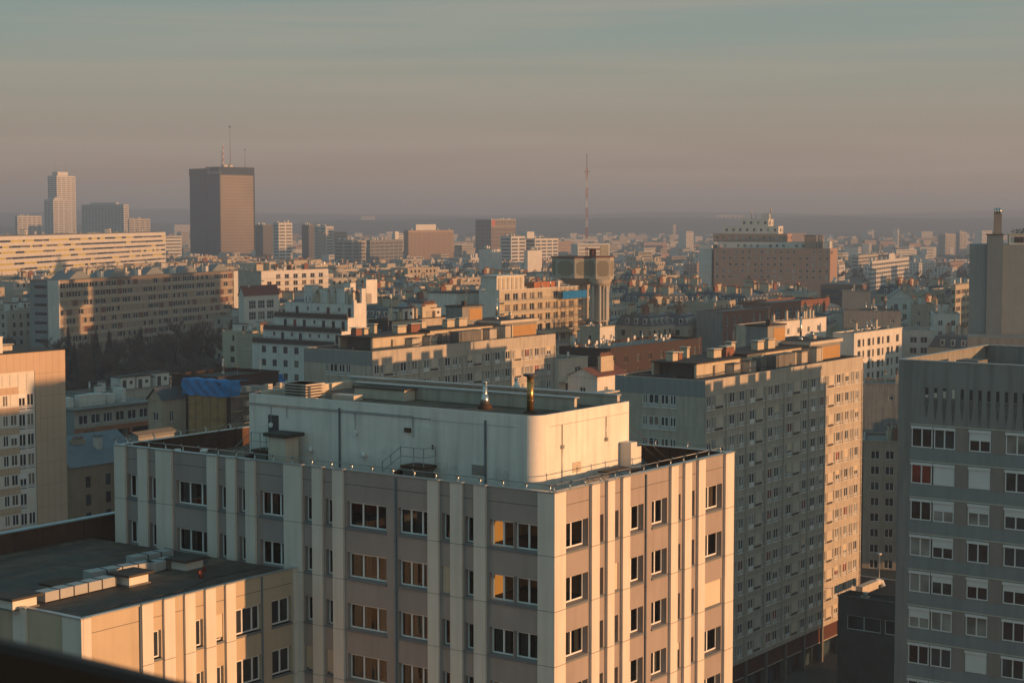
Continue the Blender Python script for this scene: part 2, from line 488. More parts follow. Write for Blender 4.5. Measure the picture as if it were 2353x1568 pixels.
# ------------------------------------------------------------------ roof furniture (shared meshes)
def _chim_slab(n, w=.34, h=2.0, body=WHITE2):
    a = MB(); L_ = n * w + .3
    a.box(0, 0, 0, L_, .62, h); a.box(-.06, -.06, h, L_ + .06, .68, h + .12)
    for i in range(n):
        a.cyl(.15 + w * (i + .5), .31, h + .12, h + .12 + .55 + .12 * ((i * 7) % 3), .11, .09, 7, 1)
    return a.mesh('chimney', [body, POT])
CH = {}
def chim(kind):
    if kind in CH: return CH[kind]
    a = MB()
    if kind == 'slab6': me = _chim_slab(7, body=BEIGE)
    elif kind == 'slab9': me = _chim_slab(11, .33, 2.7, BEIGE2)
    elif kind == 'slabr': me = _chim_slab(6, .36, 2.3, BRICK)
    elif kind == 'box':
        a.box(0, 0, 0, 1.1, .9, 1.7); a.box(-.1, -.1, 1.95, 1.2, 1.0, 2.08, 1)
        for x in (0.05, .9):
            for y in (.05, .7): a.box(x, y, 1.7, x + .14, y + .14, 1.95)
        me = a.mesh('chimney', [WHITE2, CONC_D])
    elif kind == 'tall':
        a.box(0, 0, 0, .7, .5, 2.5); a.box(-.07, -.07, 2.5, .77, .57, 2.62, 1); a.cyl(.35, .25, 2.62, 3.1, .12, .1, 8, 2)
        me = a.mesh('chimney', [CONC_L, CONC_D, POT])
    elif kind == 'flue':
        a.cyl(0, 0, 0, .3, .35, .2, 10); a.cyl(0, 0, .3, 2.2, .14, .14, 10); a.cyl(0, 0, 2.3, 2.4, .26, .1, 10)
        a.cyl(0, 0, 2.2, 2.3, .05, .05, 5)
        me = a.mesh('flue_pipe', [STEEL])
    elif kind == 'vent':
        a.box(0, 0, 0, 1.0, 1.0, .5); a.cyl(.5, .5, .5, .95, .3, .3, 10, 1); a.cyl(.5, .5, 1.0, 1.12, .46, .2, 10, 1)
        me = a.mesh('roof_vent', [CONC, STEEL])
    elif kind == 'hut':
        a.box(0, 0, 0, 3.4, 2.8, 2.5); a.box(-.15, -.15, 2.5, 3.55, 2.95, 2.66, 1); a.box(.4, -.03, 0, 1.3, .0, 2.0, 2)
        a.box(2.1, -.03, 1.2, 2.8, 0, 1.8, 2)
        me = a.mesh('lift_housing', [WHITE2, TAR, DARKM])
    elif kind == 'aerial':
        a.tube([(0, 0, 0), (0, 0, 2.6)], .03, 5)
        for z, l in ((2.5, .9), (2.2, .7), (1.9, .8)): a.tube([(-l / 2, 0, z), (l / 2, 0, z)], .018, 4)
        for x in (-.35, -.15, .05, .25): a.tube([(x, -.25, 2.5), (x, .25, 2.5)], .014, 4)
        me = a.mesh('aerial', [RAILM])
    elif kind == 'dish':
        n = 10
        c = (0, 0, .9)
        a.tube([(0, .1, 0), (0, .1, .9)], .03, 5)
        ring = [(.42 * cos(2 * pi * i / n), -.12, .95 + .42 * sin(2 * pi * i / n)) for i in range(n)]
        for i in range(n): a.poly([c, ring[i], ring[(i + 1) % n]])
        a.tube([(0, -.35, .95), (0, 0, .85)], .015, 4)
        me = a.mesh('satellite_dish', [FRAME])
    CH[kind] = me
    return me

def furnish(b, mesh_kind, u, v, z, scale=(1, 1, 1), rz=0.0, parent=None):
    me = chim(mesh_kind)
    return link(me.name, me, parent or b.root, (u, v, z - b.g), rz, scale)

# ------------------------------------------------------------------ a generic apartment block
def apartment(label, px, py, Y, xl, xr, phi=PHI, floors=5, fh=2.8, par=1.1, wm=WHITE2, wl=None, roof='flat',
              R=(1.6, 1.3, 1.3, 2.9), Lw=(1.6, 1.1, 1.3, 3.2), gl=(GL, GLB, GLC), fr=FRAME, clutter=6, g=None, name='apartment_building',
              LR=None, LL=None, band=None, style='2', roofm=None, balc=None, group=None, anchor=None, rise=3.0, cat='building', kinds=None, seed=0):
    b = Bld(name, label, px, py, Y, phi, cat, group, g, anchor)
    r = random.Random(int(px * 7 + py * 3 + seed))
    if LR is None:
        LR = b.ext('R', xr); LR = LR if 2 < LR < 75 else 12.0
    if LL is None:
        LL = b.ext('L', xl); LL = LL if 2 < LL < 75 else 11.0
    b.LR, b.LL = LR, LL
    zt = b.zt
    a = MB()
    mats = [wm, wl or wm, band or wm, GAP]
    for F, Ln, spec, mm in (('R', LR, R, 0), ('L', LL, Lw, 1)):
        holes = []
        if spec:
            mar, ww, hh, step = spec[:4]
            n = max(1, int((Ln - 2 * mar + (step - ww)) / step))
            off = (Ln - (n * step - (step - ww))) / 2
            for k in range(floors):
                z0 = zt - par - (k + 1) * fh + (fh - hh) * .6
                if z0 < b.g + .3: break
                for i in range(n):
                    if r.random() < .05: continue
                    s0 = off + i * step
                    w = ww * (.55 if (len(spec) > 4 and i % spec[4] == spec[4] - 1) else 1)
                    holes.append((s0, s0 + w, z0, z0 + hh))
                    b.window(F, s0, z0, w, hh, style if w > .8 else '1', fr, r.choice(gl))
                if band is not None:
                    zz = zt - par - k * fh
                    fbox(a, F, 0, Ln, 0, .06, zz - .35, zz - .05, 2)
                if balc and F in balc:
                    zz = zt - par - (k + 1) * fh + .05
                    c = MB()
                    fbox(c, F, .3, Ln - .3, .02, 1.25, zz - .16, zz, 0)
                    fbox(c, F, .3, Ln - .3, 1.19, 1.25, zz, zz + .25, 0)
                    fbox(c, F, .3, Ln - .3, 1.2, 1.24, zz + .95, zz + 1.0, 1)
                    q = .3
                    while q < Ln - .3:
                        fbox(c, F, q, q + .03, 1.2, 1.23, zz + .25, zz + .95, 1); q += .45
                    b.put(c, 'balcony', [wm, RAILM])
        wall(a, F, 0, Ln, b.g - 3, zt, holes, 0, mm, .2)
    # back faces
    a.quad((LR, 0, b.g - 3), (LR, LL, b.g - 3), (LR, LL, zt), (LR, 0, zt), 0)
    a.quad((0, LL, b.g - 3), (LR, LL, b.g - 3), (LR, LL, zt), (0, LL, zt), 0)
    # cornice
    for bx in ((-.12, -.12, LR + .12, .2), (-.12, LL - .2, LR + .12, LL + .12)):
        a.box(bx[0], bx[1], zt, bx[2], bx[3], zt + .18, 1)
    for bx in ((-.12, .2, .2, LL - .2), (LR - .2, .2, LR + .12, LL - .2)):
        a.box(bx[0], bx[1], zt, bx[2], bx[3], zt + .18, 1)
    b.put(a, 'wall', mats)
    c = MB()
    zr = zt
    if roof == 'flat':
        c.quad((.2, .2, zt - .35), (LR - .2, .2, zt - .35), (LR - .2, LL - .2, zt - .35), (.2, LL - .2, zt - .35))
        if LR > 8 and LL > 8:
            pass
        ro = b.put(c, 'roof', [roofm or ROOFG]); zr = zt - .35
    elif roof == 'mansard':
        i = 1.5
        z2 = zt + rise
        p0 = [(0, 0), (LR, 0), (LR, LL), (0, LL)]; p1 = [(i, i), (LR - i, i), (LR - i, LL - i), (i, LL - i)]
        for k in range(4):
            k2 = (k + 1) % 4
            c.quad((*p0[k], zt + .18), (*p0[k2], zt + .18), (*p1[k2], z2), (*p1[k], z2), 0)
        cx_, cy_ = LR / 2, LL / 2
        if LR > LL: rg = [(LL / 2, cy_, z2 + 1.2), (LR - LL / 2, cy_, z2 + 1.2)]
        else: rg = [(cx_, LR / 2, z2 + 1.2), (cx_, LL - LR / 2, z2 + 1.2)]
        P = [(*q, z2) for q in p1]
        if LR > LL:
            c.quad(P[0], P[1], rg[1], rg[0], 1); c.quad(P[2], P[3], rg[0], rg[1], 1)
            c.poly([P[1], P[2], rg[1]], 1); c.poly([P[3], P[0], rg[0]], 1)
        else:
            c.quad(P[1], P[2], rg[1], rg[0], 1); c.quad(P[3], P[0], rg[0], rg[1], 1)
            c.poly([P[0], P[1], rg[0]], 1); c.poly([P[2], P[3], rg[1]], 1)
        # dormers
        dm = MB()
        for F, Ln in (('R', LR), ('L', LL)):
            q = 1.5
            while q < Ln - 2.4:
                fbox(dm, F, q, q + 1.15, -1.1, -.3, zt + .5, zt + 2.2, 0)
                fbox(dm, F, q - .1, q + 1.25, -1.15, -.2, zt + 2.2, zt + 2.32, 1)
                a0 = fc(F, q + .2, -.285, zt + .7); a1 = fc(F, q + .95, -.285, zt + .7)
                a2 = fc(F, q + .95, -.285, zt + 2.0); a3 = fc(F, q + .2, -.285, zt + 2.0)
                dm.quad(a0, a1, a2, a3, 2)
                q += 3.1
        ro = b.put(c, 'roof', [roofm or ZINCD, ZINC])
        dm.build('dormer_windows', [WHITE2, ZINC, GL], ro, dz=-b.g)
        zr = z2 + .1
    elif roof == 'gable':
        z2 = zt + rise
        o = .3
        if LR >= LL:
            m_ = LL / 2
            c.quad((-o, -o, zt + .15), (LR + o, -o, zt + .15), (LR + o, m_, z2), (-o, m_, z2))
            c.quad((-o, LL + o, zt + .15), (LR + o, LL + o, zt + .15), (LR + o, m_, z2), (-o, m_, z2))
            c.poly([(0, 0, zt + .2), (0, LL, zt + .2), (0, m_, z2 - .05)], 1); c.poly([(LR, 0, zt + .2), (LR, LL, zt + .2), (LR, m_, z2 - .05)], 1)
        else:
            m_ = LR / 2
            c.quad((-o, -o, zt + .15), (-o, LL + o, zt + .15), (m_, LL + o, z2), (m_, -o, z2))
            c.quad((LR + o, -o, zt + .15), (LR + o, LL + o, zt + .15), (m_, LL + o, z2), (m_, -o, z2))
            c.poly([(0, 0, zt + .2), (LR, 0, zt + .2), (m_, 0, z2 - .05)], 1); c.poly([(0, LL, zt + .2), (LR, LL, zt + .2), (m_, LL, z2 - .05)], 1)
        ro = b.put(c, 'roof', [roofm or ZINC, wm]); zr = zt + rise * .45
    b.roof = ro; b.zr = zr
    ks = kinds or (['slab6', 'slab9', 'slabr', 'tall', 'aerial', 'box'] if roof != 'flat' else ['slab6', 'box', 'vent', 'flue', 'hut', 'tall', 'aerial', 'dish', 'slab9'])
    for i in range(clutter):
        k = r.choice(ks)
        mu = 4.5 if k in ('hut', 'slab9', 'slab6', 'slabr') else 1.5
        if LR < mu + 1.5 or LL < mu + 1.5: k = 'tall'; mu = 1.5
        u = r.uniform(1, LR - mu); v = r.uniform(1, LL - mu)
        z = zr
        if roof == 'mansard': z = zr + .1; u = min(max(u, 2), LR - mu - .5) if LR > mu + 3 else u
        furnish(b, k, u, v, z, (1, 1, r.uniform(.8, 1.15)), pi / 2 * (r.random() < .3 and k.startswith('slab') and v > 0 and u > 4.2), parent=ro if False else None)
    b.finish()
    return b

# ================================================================== the near block with its light pilasters
def main_block():
    b = Bld('office_block', 'long pale office block with light vertical pilasters and a white plant room on its roof', 1272, 1133, 86, cat='building')
    zt, g = b.zt, b.g
    LR, LL = b.ext('R', 1680), b.ext('L', 268)
    b.LR, b.LL = LR, LL
    z3 = zt - 3
    sL = lambda p: b.ext('L', p, z3); sR = lambda p: b.ext('R', p, z3)
    J = [zt - 3.17 - 2.8 * k for k in range(18)]
    Lop = [(1180.5, 1239), (1124, 1179), (1068, 1092), (1015, 1038), (914, 986), (797, 887), (748, 768), (700, 721), (597, 656), (549, 568), (504, 524), (405, 480), (343, 363), (294, 321)]
    Rop = [(1294, 1351), (1373, 1386), (1407, 1420.5), (1441.5, 1478), (1497, 1532), (1552, 1563), (1583, 1595), (1614.5, 1658)]
    Lpil = [(1239, 1272), (1092, 1119), (1038, 1065), (986, 1011), (768, 792), (721, 744), (656, 697), (568, 590), (524, 545), (480, 502), (363, 399), (321, 343), (268, 292)]
    Rpil = [(1272, 1293.6), (1353.5, 1371.5), (1390, 1406), (1425, 1441.5), (1536, 1552), (1567.7, 1583), (1599, 1614.4), (1660.7, 1680)]
    shut = {('L', 3, 1): 1, ('R', 2, 1): 1, ('R', 7, 2): 1, ('L', 4, 4): 1, ('L', 6, 3): .88, ('L', 7, 3): .88, ('L', 6, 4): .88,
            ('R', 2, 4): 1, ('R', 2, 3): .0, ('L', 10, 3): 1, ('R', 5, 3): .3, ('L', 3, 4): .35}
    nrow = 17
    a = MB()
    bays = {}
    for F, ops, sf, Ln in (('L', Lop, sL, LL), ('R', Rop, sR, LR)):
        holes = []
        for i, (p, q) in enumerate(ops):
            s0, s1 = sorted((sf(p), sf(q)))
            for k in range(nrow):
                zb = J[k] + .08
                if zb < g + 2: break
                holes.append((s0, s1, zb, zb + 1.42))
                bays[(F, i, k)] = (s0, s1, zb)
        wall(a, F, 0, Ln, g - 2, zt - .02, holes, 0, 0, .5)
        # thin horizontal shadow joint in the top spandrels
        fbox(a, F, .3, Ln - .3, 0, .006, zt - .75, zt - .725, 1)
    a.quad((LR, 0, g - 2), (LR, LL, g - 2), (LR, LL, zt - .02), (LR, 0, zt - .02), 0)
    a.quad((0, LL, g - 2), (LR, LL, g - 2), (LR, LL, zt - .02), (0, LL, zt - .02), 0)
    b.put(a, 'wall', [SPAND, GAP])
    # sills: one per bay and storey under each opening, in slate grey
    order = sorted(bays, key=lambda t: t[2])
    for (F, i, k) in order:
        s0, s1, zb = bays[(F, i, k)]
        w = s1 - s0
        c = shut.get((F, i, k))
        narrow = w < .95
        jit = RND.random()
        gl = GLS if k < 5 else GL
        if c != 1:
            st = '1' if narrow else ('3' if (F == 'L' and i in (4, 5, 8, 11)) else '2')
            ob = b.window(F, s0 + .02, zb + .03, w - .04, 1.36, st, FRAME, gl, -.38 if F == 'R' else -.3, split=True)
            if ob is not None:
                # curtains hang inside as a part of their window
                if not narrow and ((F, i, k) in {('L', 5, 1), ('L', 5, 2), ('L', 5, 3), ('L', 5, 4), ('L', 4, 1), ('L', 4, 2), ('L', 4, 0), ('R', 0, 2), ('R', 7, 2), ('L', 0, 2), ('L', 1, 2), ('L', 11, 0), ('L', 8, 0), ('R', 4, 3)} or jit < .12):
                    cm = MB(); n = 40
                    parts = [(.05, .45), (.62, .97)] if jit < .5 else [(.03, .3), (.38, .62), (.8, .98)]
                    for pi_, (a0, a1) in enumerate(parts):
                        pr = None
                        for t in range(n + 1):
                            x = w * (a0 + (a1 - a0) * t / n); y = .17 + .035 * sin(t * 1.9 + i) + .01 * sin(t * .7)
                            if pr: cm.quad((pr[0], pr[1], .04), (x, y, .04), (x, y, 1.33), (pr[0], pr[1], 1.33), 1 if (pi_ == 0) == (i % 2 == 1) else 0)
                            pr = (x, y)
                    cm.build('curtain', [CURTG if (i in (11, 8) or F == 'R' and k == 2) else CURT, CURTG], ob)
        if c:
            m = MB(); hh = 1.42 * c
            fbox(m, F, s0 + .01, s1 - .01, -.2, -.05, zb + 1.42 - hh, zb + 1.42, 0)
            b.put(m, 'roller_shutter', [SHUT if F == 'R' else SPAND_W])
    for F, ops, sf in (('L', Lop, sL), ('R', Rop, sR)):
        for i, (p, q) in enumerate(ops):
            s0, s1 = sorted((sf(p), sf(q)))
            for k in range(6):
                m = MB(); fbox(m, F, s0 - .03, s1 + .03, -.49, .07, J[k] - .06, J[k] + .075, 0)
                b.put(m, 'sill', [SLATE])
    for F, pil, sf in (('L', Lpil, sL), ('R', Rpil, sR)):
        for i, (p, q) in enumerate(pil):
            s0, s1 = sorted((sf(p), sf(q)))
            if i == 0: s0 = -.17 if F == 'L' else -.171
            m = MB()
            zz = [zt + .02] + J[:nrow] + [g]
            if i == 0 and F == 'R': s0 = 0.0
            for z1, z0 in zip(zz, zz[1:]):
                fbox(m, F, s0, s1, .012, .17, z0 + .015, z1 - .012, 0)
            fbox(m, F, s0 + .02, s1 - .02, .0, .14, g, zt, 1)
            fbox(m, F, s0 - .03, s1 + .03, -.1, .22, zt + .022, zt + .09, 2)
            b.put(m, 'pilaster', [CREAM, GAP, CAP])
    for F, p in (('L', 910), ('R', 1482)):
        m = MB(); s = (sL if F == 'L' else sR)(p)
        c = fc(F, s, .06, 0); m.cyl(c[0], c[1], g, zt - .1, .055, n=8)
        for k in range(16): m.cyl(c[0], c[1], J[k] - .3, J[k] - .2, .075, n=8)
        b.put(m, 'downpipe', [SLATE])
    # parapet with its rusty inner face and metal coping
    m = MB(); t = .22; zd = zt - 1.15
    e = .03
    m.box(e, e, zd, LR - e, t, zt, 0); m.box(e, LL - t, zd, LR - e, LL - e, zt, 0); m.box(e, t, zd, t, LL - t, zt, 0); m.box(LR - t, t, zd, LR - e, LL - t, zt, 0)
    par = b.put(m, 'parapet', [RUST])
    m = MB(); z0 = zt + .003
    m.box(-.05, -.05, z0, LR + .05, t + .05, z0 + .05); m.box(-.05, LL - t - .05, z0, LR + .05, LL + .05, z0 + .05)
    m.box(-.05, t + .05, z0, t + .05, LL - t - .05, z0 + .05); m.box(LR - t - .05, t + .05, z0, LR + .05, LL - t - .05, z0 + .05)
    m.build('coping', [CAP], par, dz=-g)
    m = MB(); m.quad((t, t, zd), (LR - t, t, zd), (LR - t, LL - t, zd), (t, LL - t, zd)); b.put(m, 'roof_deck', [GRAVEL])
    # storey floors and rooms behind the clear glass
    for k in range(6):
        m = MB(); m.box(.55, .55, J[k] - .1, LR - .55, LL - .55, J[k] + .04); b.put(m, 'floor_slab', [ROOMD])
        m = MB()
        zz0, zz1 = J[k] + .04, J[k] + 2.68 if k else zt - 1.2
        m.box(4.2, 4.55, zz0, LR - .4, 4.7, zz1); m.box(4.05, .36, zz0, 4.2, 4.7, zz1); m.box(.36, 4.55, zz0, 4.2, 4.7, zz1)
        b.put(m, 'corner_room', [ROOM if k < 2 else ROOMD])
        m = MB(); m.box(5.5, 4.71, zz0, 5.65, LL - .4, zz1)
        for v in (8, 12.4, 16, 20, 24, 28): m.box(.36, v, zz0, 5.49, v + .12, zz1)
        for u in (7.2, 11.6, 14.8): m.box(u, .36, zz0, u + .12, 4.54, zz1)
        b.put(m, 'partition_wall', [ROOMD])
    # a red cloth hanging in a window of the sunlit side, plants in the corner room
    s0, s1, zb = bays[('R', 3, 2)]
    m = MB(); m.box(s0 + .42, .55, zb + .45, s0 + .85, .6, zb + 1.3)
    o = b.put(m, 'hanging_cloth', [REDC])
    # railing round the roof
    m = MB(); posts = []
    zr = zt + .34
    for F, Ln in (('L', LL), ('R', LR)):
        r0 = fc(F, .1 if F == 'L' else .1, -.28, zr); r1 = fc(F, Ln - .3, -.28, zr)
        m.tube([r0, r1], .022, 6)
    for v0, v1 in (((LR - .3, .3, zr), (LR - .3, LL - .3, zr)), ((.3, LL - .3, zr), (LR - .3, LL - .3, zr))):
        m.tube([v0, v1], .02, 6)
    rail = b.put(m, 'roof_railing', [RAILM])
    pm = MB(); pm.tube([(0, 0, 0), (.0, .0, .2), (0, -.16, .38)], .042, 6); pme = pm.mesh('rail_post', [STEEL])
    n = int(LL / 1.45)
    for i in range(n + 1): link('rail_post', pme, rail, (.14 + .12, .4 + i * 1.45, zt - g + .05), -pi / 2)
    n = int(LR / 1.45)
    for i in range(n + 1): link('rail_post', pme, rail, (.4 + i * 1.45, .26, zt - g + .05), 0)
    for i in range(int(LR / 2.2)): link('rail_post', pme, rail, (.6 + i * 2.2, LL - .3, zt - g + .05), pi)
    for i in range(int(LL / 2.2)): link('rail_post', pme, rail, (LR - .3, .6 + i * 2.2, zt - g + .05), pi / 2)

    # ---------------------------------------------------------- white plant room with one rounded corner
    pu, pv = 3.15, 3.2
    PR, PL = 9.2, 20.7
    zp = zt + 3.36
    rad_ = .85
    arc = [(pu + rad_ - rad_ * cos(t), pv + rad_ - rad_ * sin(t)) for t in [pi / 2 * i / 12 for i in range(13)]]
    pts = arc + [(pu + PR, pv), (pu + PR, pv + PL), (pu, pv + PL)]
    m = MB()
    k = len(pts)
    for i in range(k):
        j = (i + 1) % k
        n0 = len(m.v); (x0, y0), (x1, y1) = pts[i], pts[j]
        m.v += [(x0, y0, zd), (x1, y1, zd), (x1, y1, zp), (x0, y0, zp)]; m.f.append((n0, n0 + 1, n0 + 2, n0 + 3)); m.m.append(0); m.sm.append(1 if i < 12 else 0)
    ph = b.put(m, 'plant_room', [WHITE])
    zq = zp - .32
    m = MB(); m.poly([(x, y, zq) for x, y in pts]); m.build('plant_room_roof', [GRAVEL], ph, dz=-g)
    m = MB()
    inner = []
    cxx, cyy = pu + PR / 2, pv + PL / 2
    for x, y in pts: inner.append((x + (.16 if x < cxx else -.16), y + (.16 if y < cyy else -.16)))
    for i in range(k):
        j = (i + 1) % k
        m.quad((*pts[i], zp), (*pts[j], zp), (*inner[j], zp + .002), (*inner[i], zp + .002), 0)
        m.quad((*inner[i], zp), (*inner[j], zp), (*inner[j], zq), (*inner[i], zq), 1)
    m.build('roof_edge', [CAP, RUST], ph, dz=-g)
    # raised kerbs, a low plinth wall and coping beams on the plant room roof
    def onroof(px, py, z): return b.local(px, py, z)
    m = MB()
    m.box(pu + 5.4, pv + 1.2, zq, pu + 5.65, pv + PL - 3.6, zq + .72, 0)
    m.box(pu + 5.3, pv + 1.1, zq + .723, pu + 5.75, pv + PL - 3.5, zq + .80, 1)
    m.box(pu + PR - .45, pv + .5, zq, pu + PR - .2, pv + PL - .3, zq + .62, 0)
    m.box(pu + PR - .55, pv + .45, zq + .623, pu + PR - .1, pv + PL - .25, zq + .72, 1)
    m.build('low_wall', [CONC, CAP], ph, dz=-g)
    m = MB(); m.box(pu + .6, pv + PL - .7, zq, pu + PR - .6, pv + PL - .4, zq + .45); m.build('kerb_beam', [CONC_L], ph, dz=-g)
    m = MB(); m.box(pu + 4.2, pv + PL - 8.4, zq, pu + 5.2, pv + PL - 4.6, zq + .6, 0); m.box(pu + 4.1, pv + PL - 8.5, zq + .603, pu + 5.3, pv + PL - 4.5, zq + .68, 1)
    m.build('roof_hatch', [CONC_L, TAR], ph, dz=-g)
    m = MB(); m.box(pu + 2.6, pv + PL - 5.9, zq, pu + 3.4, pv + PL - 4.2, zq + .3, 0); m.build('roof_hatch', [CONC_L], ph, dz=-g)
    # stack of louvres at the far end
    m = MB()
    for i in range(6): m.box(pu + 1.0, pv + PL - 3.6, zq + .02 + i * .17, pu + 2.7, pv + PL - 1.7, zq + .1 + i * .17, 0)
    m.box(pu + 1.12, pv + PL - 3.45, zq, pu + 2.55, pv + PL - 1.85, zq + .95, 1)
    m.build('louvred_vent', [CONC, DARKM], ph, dz=-g)
    # three metal flues, a drum and a flat cap near the rounded corner
    def flue(px, py, h, r, cone, cowl, mt):
        u, v = onroof(px, py, zq)
        c = MB()
        if cone: c.cyl(u, v, zq, zq + .22, r * 3.2, r * 2.9, 14, 1); c.cyl(u, v, zq + .22, zq + .85, r * 2.3, r * 1.15, 14, 0)
        else: c.cyl(u, v, zq, zq + .12, r * 2.2, r * 1.4, 14, 1)
        c.cyl(u, v, zq + .1, zq + h, r, r, 14, 0)
        for q in (.35, .62, .9): c.cyl(u, v, zq + h * q, zq + h * q + .05, r * 1.1, r * 1.1, 14, 0)
        if cowl:
            c.cyl(u, v, zq + h, zq + h + .12, r * .9, r * 2.2, 14, 2); c.cyl(u, v, zq + h + .12, zq + h + .2, r * 2.2, r * 2.0, 14, 2)
        else: c.cyl(u, v, zq + h, zq + h + .07, r * 1.2, r * 1.1, 14, 0)
        return c.build('flue_pipe', [mt, RUST, DARKM], ph, dz=-g)
    flue(1114, 938, 1.45, .13, True, False, STEEL)
    flue(1187, 915, 1.15, .14, True, False, STEEL)
    flue(1218, 948, 1.95, .19, False, True, mat('brassy_flue', (.42, .26, .10), rough=.3, metal=.85, var=.2, scale=2))
    u, v = onroof(1294, 922, zq); m = MB(); m.cyl(u, v, zq, zq + .34, .34, .34, 16); m.cyl(u, v, zq + .34, zq + .4, .38, .3, 16); m.build('roof_drum', [STEEL], ph, dz=-g)
    m = MB(); u, v = onroof(1390, 912, zq); m.box(u - 1.0, v - .4, zq + .28, u + 1.0, v + .4, zq + .36, 0); m.box(u - .8, v - .3, zq, u + .8, v + .3, zq + .28, 1); m.build('flat_cowl', [CONC, DARKM], ph, dz=-g)
    # downpipes, conduits and boxes on the white walls (v along the long side)
    def vL(p, z): return b.ext('L', p, z, pu, pv) + pv
    zmid = zp - 1.5
    for p in (781, 1116):
        m = MB(); v = vL(p, zmid); m.box(pu - .09, v - .05, zd, pu - .01, v + .05, zp - .42); m.build('downpipe', [SLATE], ph, dz=-g)
    m = MB()
    v0, v1 = vL(990, zmid), pv + PL - .05
    m.tube([(pu - .05, v0, zp - .62), (pu - .05, v1, zp - .62)], .025, 5); m.tube([(pu - .05, v0 + 1.2, zp - .54), (pu - .05, v1, zp - .54)], .018, 5)
    for p in (624, 660, 817, 950): 
        v = vL(p, zmid); m.tube([(pu - .05, v, zp - .62), (pu - .05, v, zp - (1.7 if p != 660 else 1.25))], .02, 5)
    m.tube([(pu - .04, vL(990, zmid), zp - .66), (pu - .04, pv + 1.3, zp - .66)], .008, 4)
    m.build('conduit', [RAILM], ph, dz=-g)
    m = MB(); u0 = b.ext('R', 1290, zmid, pu, pv) + pu; u1 = b.ext('R', 1391, zmid, pu, pv) + pu
    m.tube([(pu + 1.2, pv - .04, zp - .66), (pu + PR - .1, pv - .04, zp - .62)], .008, 4)
    m.tube([(u0, pv - .05, zp - .65), (u0, pv - .05, zd + .6)], .022, 5); m.tube([(u1, pv - .05, zp - .63), (u1, pv - .05, zp - 1.9)], .022, 5)
    m.box(u0 - .1, pv - .12, zp - 1.95, u0 + .1, pv, zp - 1.75); m.box(u1 - .1, pv - .12, zp - 2.0, u1 + .1, pv, zp - 1.8)
    m.build('conduit', [RAILM], ph, dz=-g)
    for p, dzz in ((624, -1.75), (817, -1.75)):
        m = MB(); v = vL(p, zmid); m.cyl(0, 0, -.06, .06, .15, .15, 12)
        m.v = [(pu - .06 + c, v + a_, zp + dzz + b_) for a_, b_, c in m.v]; m.build('wall_lamp', [FRAME], ph, dz=-g)
    for p in (716, 838):
        m = MB(); v = vL(p, zmid); m.cyl(pu - .14, v, zd + 1.45, zd + 1.72, .17, .07, 12); m.build('wall_lamp', [FRAME], ph, dz=-g)
    # doors with their steps and handrails
    zl = zd + .55
    def door(p0, p1, h, mt):
        v1, v0 = vL(p0, zmid), vL(p1, zmid)
        m = MB(); m.box(pu - .04, v0, zl + .9, pu + .02, v1, zl + .9 + h, 0); m.box(pu - .07, v0 + .1, zl + 1.7, pu - .03, v0 + .2, zl + 1.95, 1)
        m.build('door', [mt, DARKM], ph, dz=-g); return v0, v1
    v0, v1 = door(960, 1000, 2.0, WHITE2)
    def steps(v0, v1, hand):
        m = MB()
        m.box(pu - 1.2, v0 - .1, zl + .72, pu - .02, v1 + .3, zl + .86, 0)
        m.box(pu - 1.1, v0, zd, pu - .1, v1 + .2, zl + .71, 1)
        for i in range(4): m.box(pu - 1.1, v1 + .3 + i * .28, zl + .5 - i * .17, pu - .2, v1 + .6 + i * .28, zl + .62 - i * .17, 0)
        st = m.build('landing', [RUST, CONC_D], ph, dz=-g)
        m = MB(); z = zl + .86
        for u in (pu - 1.15,):
            for dz in (.5, 1.0):
                m.tube([(pu - .1, v0 - .08, z + dz), (u, v0 - .08, z + dz), (u, v1 + .3, z + dz), (u, v1 + 1.6, z + dz - .95)], .022, 5)
            for v, dd in ((v0 - .08, 0), ((v0 + v1) / 2, 0), (v1 + .3, 0), (v1 + 1.0, -.5), (v1 + 1.6, -.86)): m.tube([(u, v, z + dd), (u, v, z + 1.0 + dd * 1.05)], .022, 5)
        m.tube([(pu - .1, v0 - .08, z), (pu - .1, v0 - .08, z + 1)], .022, 5)
        m.build('handrail', [RAILM], ph, dz=-g)
    steps(v0, v1, 1)
    v0, v1 = door(617, 640, 1.9, DARKM)
    steps(v0, v1, 1)
    m = MB(); v = vL(672, zmid); m.box(pu - 1.6, v - .9, zd + .2, pu - .5, v + .45, zd + 2.3, 0); m.box(pu - 1.8, v - 1.2, zd + 2.35, pu - .3, v + .65, zd + 2.55, 1)
    m.build('vent_cowl', [CONC_L, TAR], ph, dz=-g)
    m = MB(); v = vL(938, zmid); m.box(pu - .14, v - .2, zp - 1.45, pu - .01, v + .2, zp - 1.2); m.build('alarm_box', [RUST], ph, dz=-g)
    m = MB(); v = vL(1098, zmid)
    for i in range(7): m.box(pu - .04, v - .4, zd + 1.1 + i * .08, pu, v + .4, zd + 1.155 + i * .08)
    m.build('wall_grille', [BRNP], ph, dz=-g)
    m = MB(); u = b.ext('R', 1324, zmid, pu, pv) + pu
    for i in range(7): m.box(u - .4, pv - .04, zd + 1.15 + i * .08, u + .4, pv, zd + 1.2 + i * .08)
    m.build('wall_grille', [BEIGE], ph, dz=-g)
    m = MB(); u = b.ext('R', 1434, zmid, pu, pv) + pu
    m.box(u - .5, pv - .75, zd, u + .15, pv - .02, zd + 2.3); m.box(u + .15, pv - .7, zd, u + .7, pv - .02, zd + 2.0); m.build('service_cabinet', [WHITE2], ph, dz=-g)
